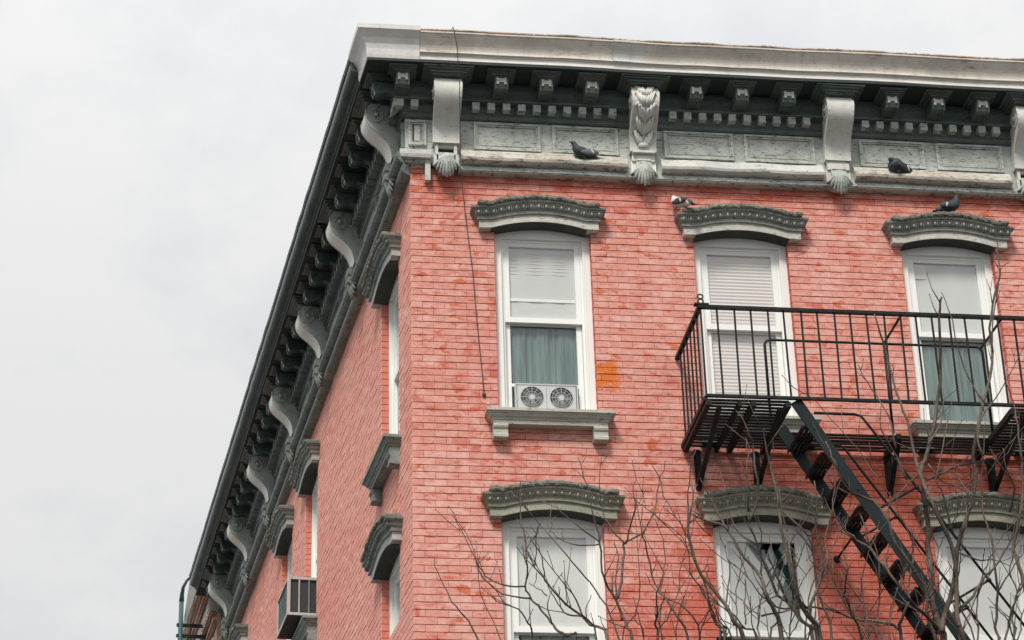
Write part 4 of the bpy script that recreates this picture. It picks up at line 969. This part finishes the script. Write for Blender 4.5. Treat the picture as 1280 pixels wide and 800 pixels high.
# ================================================================== BARE TREES
trees = {
 'left': ((690, 1000), 'bare thin-branched tree in front of the leftmost lower window', -2.0, [
  (5.0, [(758,799),(738,781),(726,769),(708,755),(688,734),(680,722),(668,710),(660,690),(655,668)]),
  (4.6, [(720,799),(710,795),(698,789),(688,777),(676,762),(664,748),(657,732),(659,710),(658,688),(654,660),(650,630),(652,605)]),
  (2.6, [(657,733),(636,733),(612,724),(600,709),(585,680),(567,645)]), (2.4, [(665,748),(628,743),(608,726),(598,712)]),
  (2.8, [(666,799),(660,778),(648,761),(632,754),(616,734),(599,716),(589,680),(565,642)]),
  (2.2, [(708,755),(709,748),(704,726)]), (2.6, [(726,770),(710,768),(696,754),(686,732),(680,718)]), (1.8, [(732,775),(733,760),(740,744)]),
  (3.0, [(598,799),(580,770),(565,752),(547,716),(542,698)]), (2.2, [(626,799),(613,770),(601,740),(598,716),(600,690)]),
  (2.0, [(668,710),(671,690),(668,670)]), (2.0, [(680,722),(678,700),(674,685),(670,678)]), (1.8, [(684,745),(672,735),(661,728)]), (1.8, [(690,780),(684,760),(688,742),(703,716)]) ]),
 'mid': ((830, 1020), 'bare forking tree between the first and second lower windows', -1.7, [
  (5.0, [(790,799),(785,785),(777,767),(771,749),(770,728),(773,698),(768,680)]), (4.0, [(771,749),(777,728),(780,690),(782,678),(803,666),(818,638),(822,614),(825,593)]),
  (2.6, [(782,680),(789,656),(794,632),(792,611),(795,596),(790,575)]), (2.6, [(782,680),(765,662),(752,635),(749,590),(752,572)]),
  (4.0, [(777,775),(774,760),(760,734),(753,714),(750,678),(747,660),(740,635),(735,610),(722,572)]), (2.2, [(750,678),(730,663),(702,640),(694,630)]), (2.0, [(750,680),(724,682),(696,671),(680,650)]),
  (4.0, [(860,799),(845,770),(830,746),(818,728),(810,695),(804,671),(800,650),(797,632)]), (3.4, [(876,799),(860,764),(842,752),(818,737),(807,716)]),
  (3.6, [(905,799),(896,780),(890,760),(879,725),(869,701),(860,671),(845,647),(830,620),(824,596),(815,582)]), (3.0, [(901,799),(892,775),(879,740),(863,716),(858,680),(842,662),(818,644),(804,632)]),
  (2.8, [(860,671),(860,635),(861,605),(863,578),(870,563)]), (2.2, [(827,799),(824,770),(833,737)]), (2.8, [(806,799),(797,779),(779,761)]), (2.0, [(830,750),(822,775),(830,799)]) ]),
 'centre': ((985, 1050), 'bare tangled tree whose pale stems cross the middle lower window', -2.3, [
  (7.0, [(930,799),(916,776),(907,756),(888,734),(872,710),(862,680),(860,655),(866,628),(864,600)]), (3.4, [(948,799),(932,786),(916,768),(898,756),(880,738),(870,726),(860,708)]),
  (7.5, [(978,799),(968,764),(958,744),(952,722),(932,698),(910,664),(896,640),(884,612)]), (6.5, [(1016,799),(1000,774),(984,752),(972,744),(960,716),(946,680),(936,652),(929,620)]),
  (3.6, [(936,652),(948,620),(945,590),(941,560),(937,543),(930,525),(921,514)]), (2.6, [(936,640),(935,609),(933,580),(937,564),(933,548)]),
  (6.5, [(1022,799),(1003,760),(992,720),(983,690),(975,650),(971,618),(965,592),(962,578),(956,553),(955,534)]), (4.0, [(1009,760),(998,744),(988,690),(978,640),(974,610)]),
  (6.0, [(1026,799),(1012,768),(1024,728),(1027,706),(1020,660),(1022,630),(1019,600)]), (3.4, [(980,640),(1004,664),(1016,680),(1024,704)]),
  (2.6, [(907,756),(910,735),(912,712),(908,690),(907,680)]), (2.4, [(932,780),(930,760),(932,738),(930,725)]), (2.4, [(943,795),(940,770),(938,745)]), (2.2, [(962,799),(958,775),(956,760)]),
  (3.0, [(952,722),(951,700),(951,680),(953,660)]), (2.6, [(960,716),(970,700),(963,680),(962,664)]), (2.4, [(888,668),(872,655),(868,640)]), (3.0, [(952,770),(975,765),(992,762)]),
  (4.5, [(1040,799),(1030,760),(1022,735),(1018,700),(1010,672),(1000,655)]), (3.0, [(1024,728),(1034,700),(1032,670),(1040,640),(1050,600)]), (2.0, [(972,744),(950,755),(932,770)]),
  (3.4, [(910,664),(900,655),(880,650),(872,640)]), (3.2, [(946,680),(930,672),(915,650),(908,625)]), (3.0, [(984,752),(975,730),(966,708),(960,690)]), (2.4, [(1000,774),(990,790),(985,799)]) ]),
 'right': ((1185, 1000), 'bare tree with thick forking trunk in front of the rightmost lower window and stair', -2.05, [
  (11, [(1182,860),(1180,800),(1175,785),(1166,752),(1163,710),(1160,680),(1161,656),(1156,632),(1152,590),(1158,567),(1165,539),(1173,495),(1176,432),(1174,386),(1177,372)]),
  (8, [(1178,790),(1182,765),(1190,740),(1196,695),(1198,680),(1208,650),(1216,620),(1219,590),(1217,560),(1227,510),(1240,454),(1237,410),(1243,370),(1250,340),(1245,311)]),
  (5.5, [(1180,778),(1205,756),(1220,740),(1229,723),(1242,710),(1262,680),(1270,655),(1284,640)]), (8.0, [(1212,820),(1205,799),(1197,770),(1196,725),(1190,680),(1172,644),(1156,607),(1146,580),(1134,526),(1120,490),(1106,432),(1092,392)]),
  (6.5, [(1172,805),(1160,773),(1158,740),(1144,715),(1120,680),(1110,652),(1092,627),(1065,616),(1053,600),(1040,570),(1032,552)]), (5.0, [(1172,785),(1165,776),(1136,749),(1113,717),(1100,701),(1087,685),(1071,675),(1055,660),(1041,636),(1044,600),(1042,575)]),
  (5.0, [(1248,810),(1244,784),(1247,740),(1240,680),(1230,644),(1227,605),(1229,570),(1231,535)]), (3.6, [(1272,810),(1268,799),(1260,776),(1247,761),(1235,759)]),
  (6.0, [(1290,760),(1280,730),(1269,695),(1267,678),(1277,635),(1278,590),(1275,560),(1270,520),(1266,500)]), (2.6, [(1240,440),(1242,400),(1250,340),(1262,328)]), (3.0, [(1231,504),(1206,464),(1190,401),(1178,365)]),
  (6.0, [(1136,840),(1124,787),(1128,774),(1136,752),(1135,740),(1139,715),(1141,690),(1139,660)]), (4.2, [(1124,787),(1110,779),(1076,775),(1062,771),(1034,761),(1010,759),(988,761),(970,758),(946,738),(930,716),(912,703)]),
  (5.0, [(1082,820),(1077,800),(1072,780),(1066,769),(1056,746),(1044,734),(1029,715)]), (3.0, [(1056,746),(1056,732),(1059,715),(1055,690),(1052,675)]), (2.4, [(1065,770),(1073,757),(1083,729)]), (2.4, [(1076,775),(1098,749),(1107,729)]),
  (3.4, [(1158,600),(1180,590),(1200,582),(1232,575),(1252,565)]), (3.0, [(1160,580),(1175,600),(1195,608),(1210,618)]), (2.8, [(1152,590),(1130,610),(1112,628),(1105,650)]),
  (4.0, [(1257,799),(1262,770),(1272,740),(1262,715),(1270,690)]), (3.0, [(1247,740),(1258,722),(1272,700),(1282,690)]), (3.0, [(1198,690),(1222,700),(1242,700),(1262,708)]), (2.6, [(1170,760),(1150,765),(1130,750),(1120,735)]),
  (3.4, [(1229,570),(1222,545),(1228,520),(1240,505),(1262,470),(1280,430)]), (2.8, [(1160,557),(1175,530),(1180,500),(1195,488)]), (3.0, [(1120,560),(1110,520),(1095,495),(1080,470),(1072,455)]), (3.4, [(1134,600),(1120,570),(1105,545),(1098,520)]),
  (3.0, [(1192,670),(1180,620),(1170,600),(1178,560),(1185,520),(1190,500)]), (3.2, [(1262,640),(1268,610),(1258,585),(1254,560)]), (2.6, [(1216,620),(1200,600),(1190,570),(1195,540)]) ]),
}
def wander(pl, Y0, rr):
    """give a branch its own course in depth"""
    ph = rr.uniform(0, 6); dy = rr.uniform(-.22, .22); sl = rr.uniform(-.10, .10); out_ = []
    for i, (x, y) in enumerate(pl): out_.append(at(x, y, Y0+dy*min(1, i/2)+sl*i*.3+.05*math.sin(i*1.1+ph)))
    return out_
def smooth(p, r):
    P2, R2 = [p[0]], [r[0]]
    for i in range(len(p)-1):
        a = p[max(i-1, 0)]; b_, c0 = p[i], p[i+1]; e = p[min(i+2, len(p)-1)]
        for t_ in (.33, .67, 1.0):
            q = .5*((2*b_) + (-a+c0)*t_ + (2*a-5*b_+4*c0-e)*t_*t_ + (-a+3*b_-3*c0+e)*t_**3)
            P2.append(q + Vector((bj(.014), bj(.012), bj(.010)))); R2.append(r[i]+(r[i+1]-r[i])*t_)
    return P2, R2
rs2 = random.Random(77)
for key, x0, x1, n_b in (('left', 690, 760, 1), ('mid', 770, 880, 6), ('centre', 885, 1045, 7), ('right', 1080, 1275, 13)):   # thin stems between the main ones
    for _ in range(n_b):
        x = rs2.uniform(x0, x1); y = 799; pl = [(x, y)]; hgt = rs2.uniform(60, 170) if key != 'right' else rs2.uniform(90, 300); dx = rs2.uniform(-.5, .35)
        while y > 799-hgt:
            st = rs2.uniform(18, 34); dx += rs2.uniform(-.35, .35); dx = max(-.9, min(.8, dx)); x += dx*st; y -= st; pl.append((x, y))
        trees[key][3].append((rs2.uniform(2.0, 3.6), pl))
for key, ((bx, by), lab, Y0, brs) in trees.items():
    rr = random.Random(key); base_p = at(bx, by, Y0); tr = thing('bare_tree', lab, 'tree', (base_p.x, Y0, 0), 'bare trees in front of the facade')
    Ti = Matrix.Translation((-base_p.x, -Y0, 0)); crotch = base_p
    for wd, pl in brs:
        pts = wander(pl, Y0, rr)
        if pl[0][1] >= 795: pts = [crotch + Vector((bj(.1), 0, -.15)), crotch.lerp(pts[0], .5)+Vector((bj(.06), bj(.1), 0))] + pts
        n_ = len(pts); sc_ = .42/FPX*20.3
        rads = [wd*sc_*(1.25 if i < 2 and pl[0][1] >= 795 else 1)*(1-.72*(i/(n_-1))**1.1) for i in range(n_)]
        rads = [max(r_, .0028) for r_ in rads]
        g = MB(); P2, R2 = smooth(pts, rads); g.tube(P2, R2, 6)
        i = 4
        while i < len(P2)-1:                         # twigs with buds
            if rr.random() < .45:
                q = P2[i]; dirv = (P2[i]-P2[i-1]).normalized(); side_ = Vector((rr.uniform(-1, 1), rr.uniform(-.6, .6), rr.uniform(-.1, .9)))
                dv = (dirv*.8+side_).normalized(); ln = rr.uniform(.08, .34); k1 = q+dv*ln*.5+Vector((bj(.03), bj(.03), .01)); k2 = k1+(dv+Vector((bj(.7), bj(.5), .35))).normalized()*ln*.5
                g.tube([q, k1, k2], [min(R2[i]*.7, .006), .0038, .0022], 4)
                g.ell(k2, (.005,.005,.008), 5, 3)
                if rr.random() < .45: k3 = k1+(dv+Vector((bj(1.4), bj(.6), .3))).normalized()*ln*.45; g.tube([k1, k3], [.0034,.002], 4)
            i += rr.choice((1, 2, 2, 3))
        for i in range(3, len(P2)-1, 4): g.ell(P2[i], (R2[i]*1.25,)*3, 6, 4)
        g.build('branch', M['bark'], tr, Ti)
    g = MB(); P2, R2 = smooth([Vector((base_p.x, Y0, -.12)), Vector((base_p.x+bj(.3), Y0+bj(.2), 2.2)), Vector((base_p.x+bj(.3), Y0+bj(.2), 4.6)), crotch+Vector((0, 0, -.1)), crotch+Vector((0, 0, .1))], [.11,.085,.07,.055,.03])
    g.tube(P2, R2, 10); g.build('trunk', M['bark'], tr, Ti)
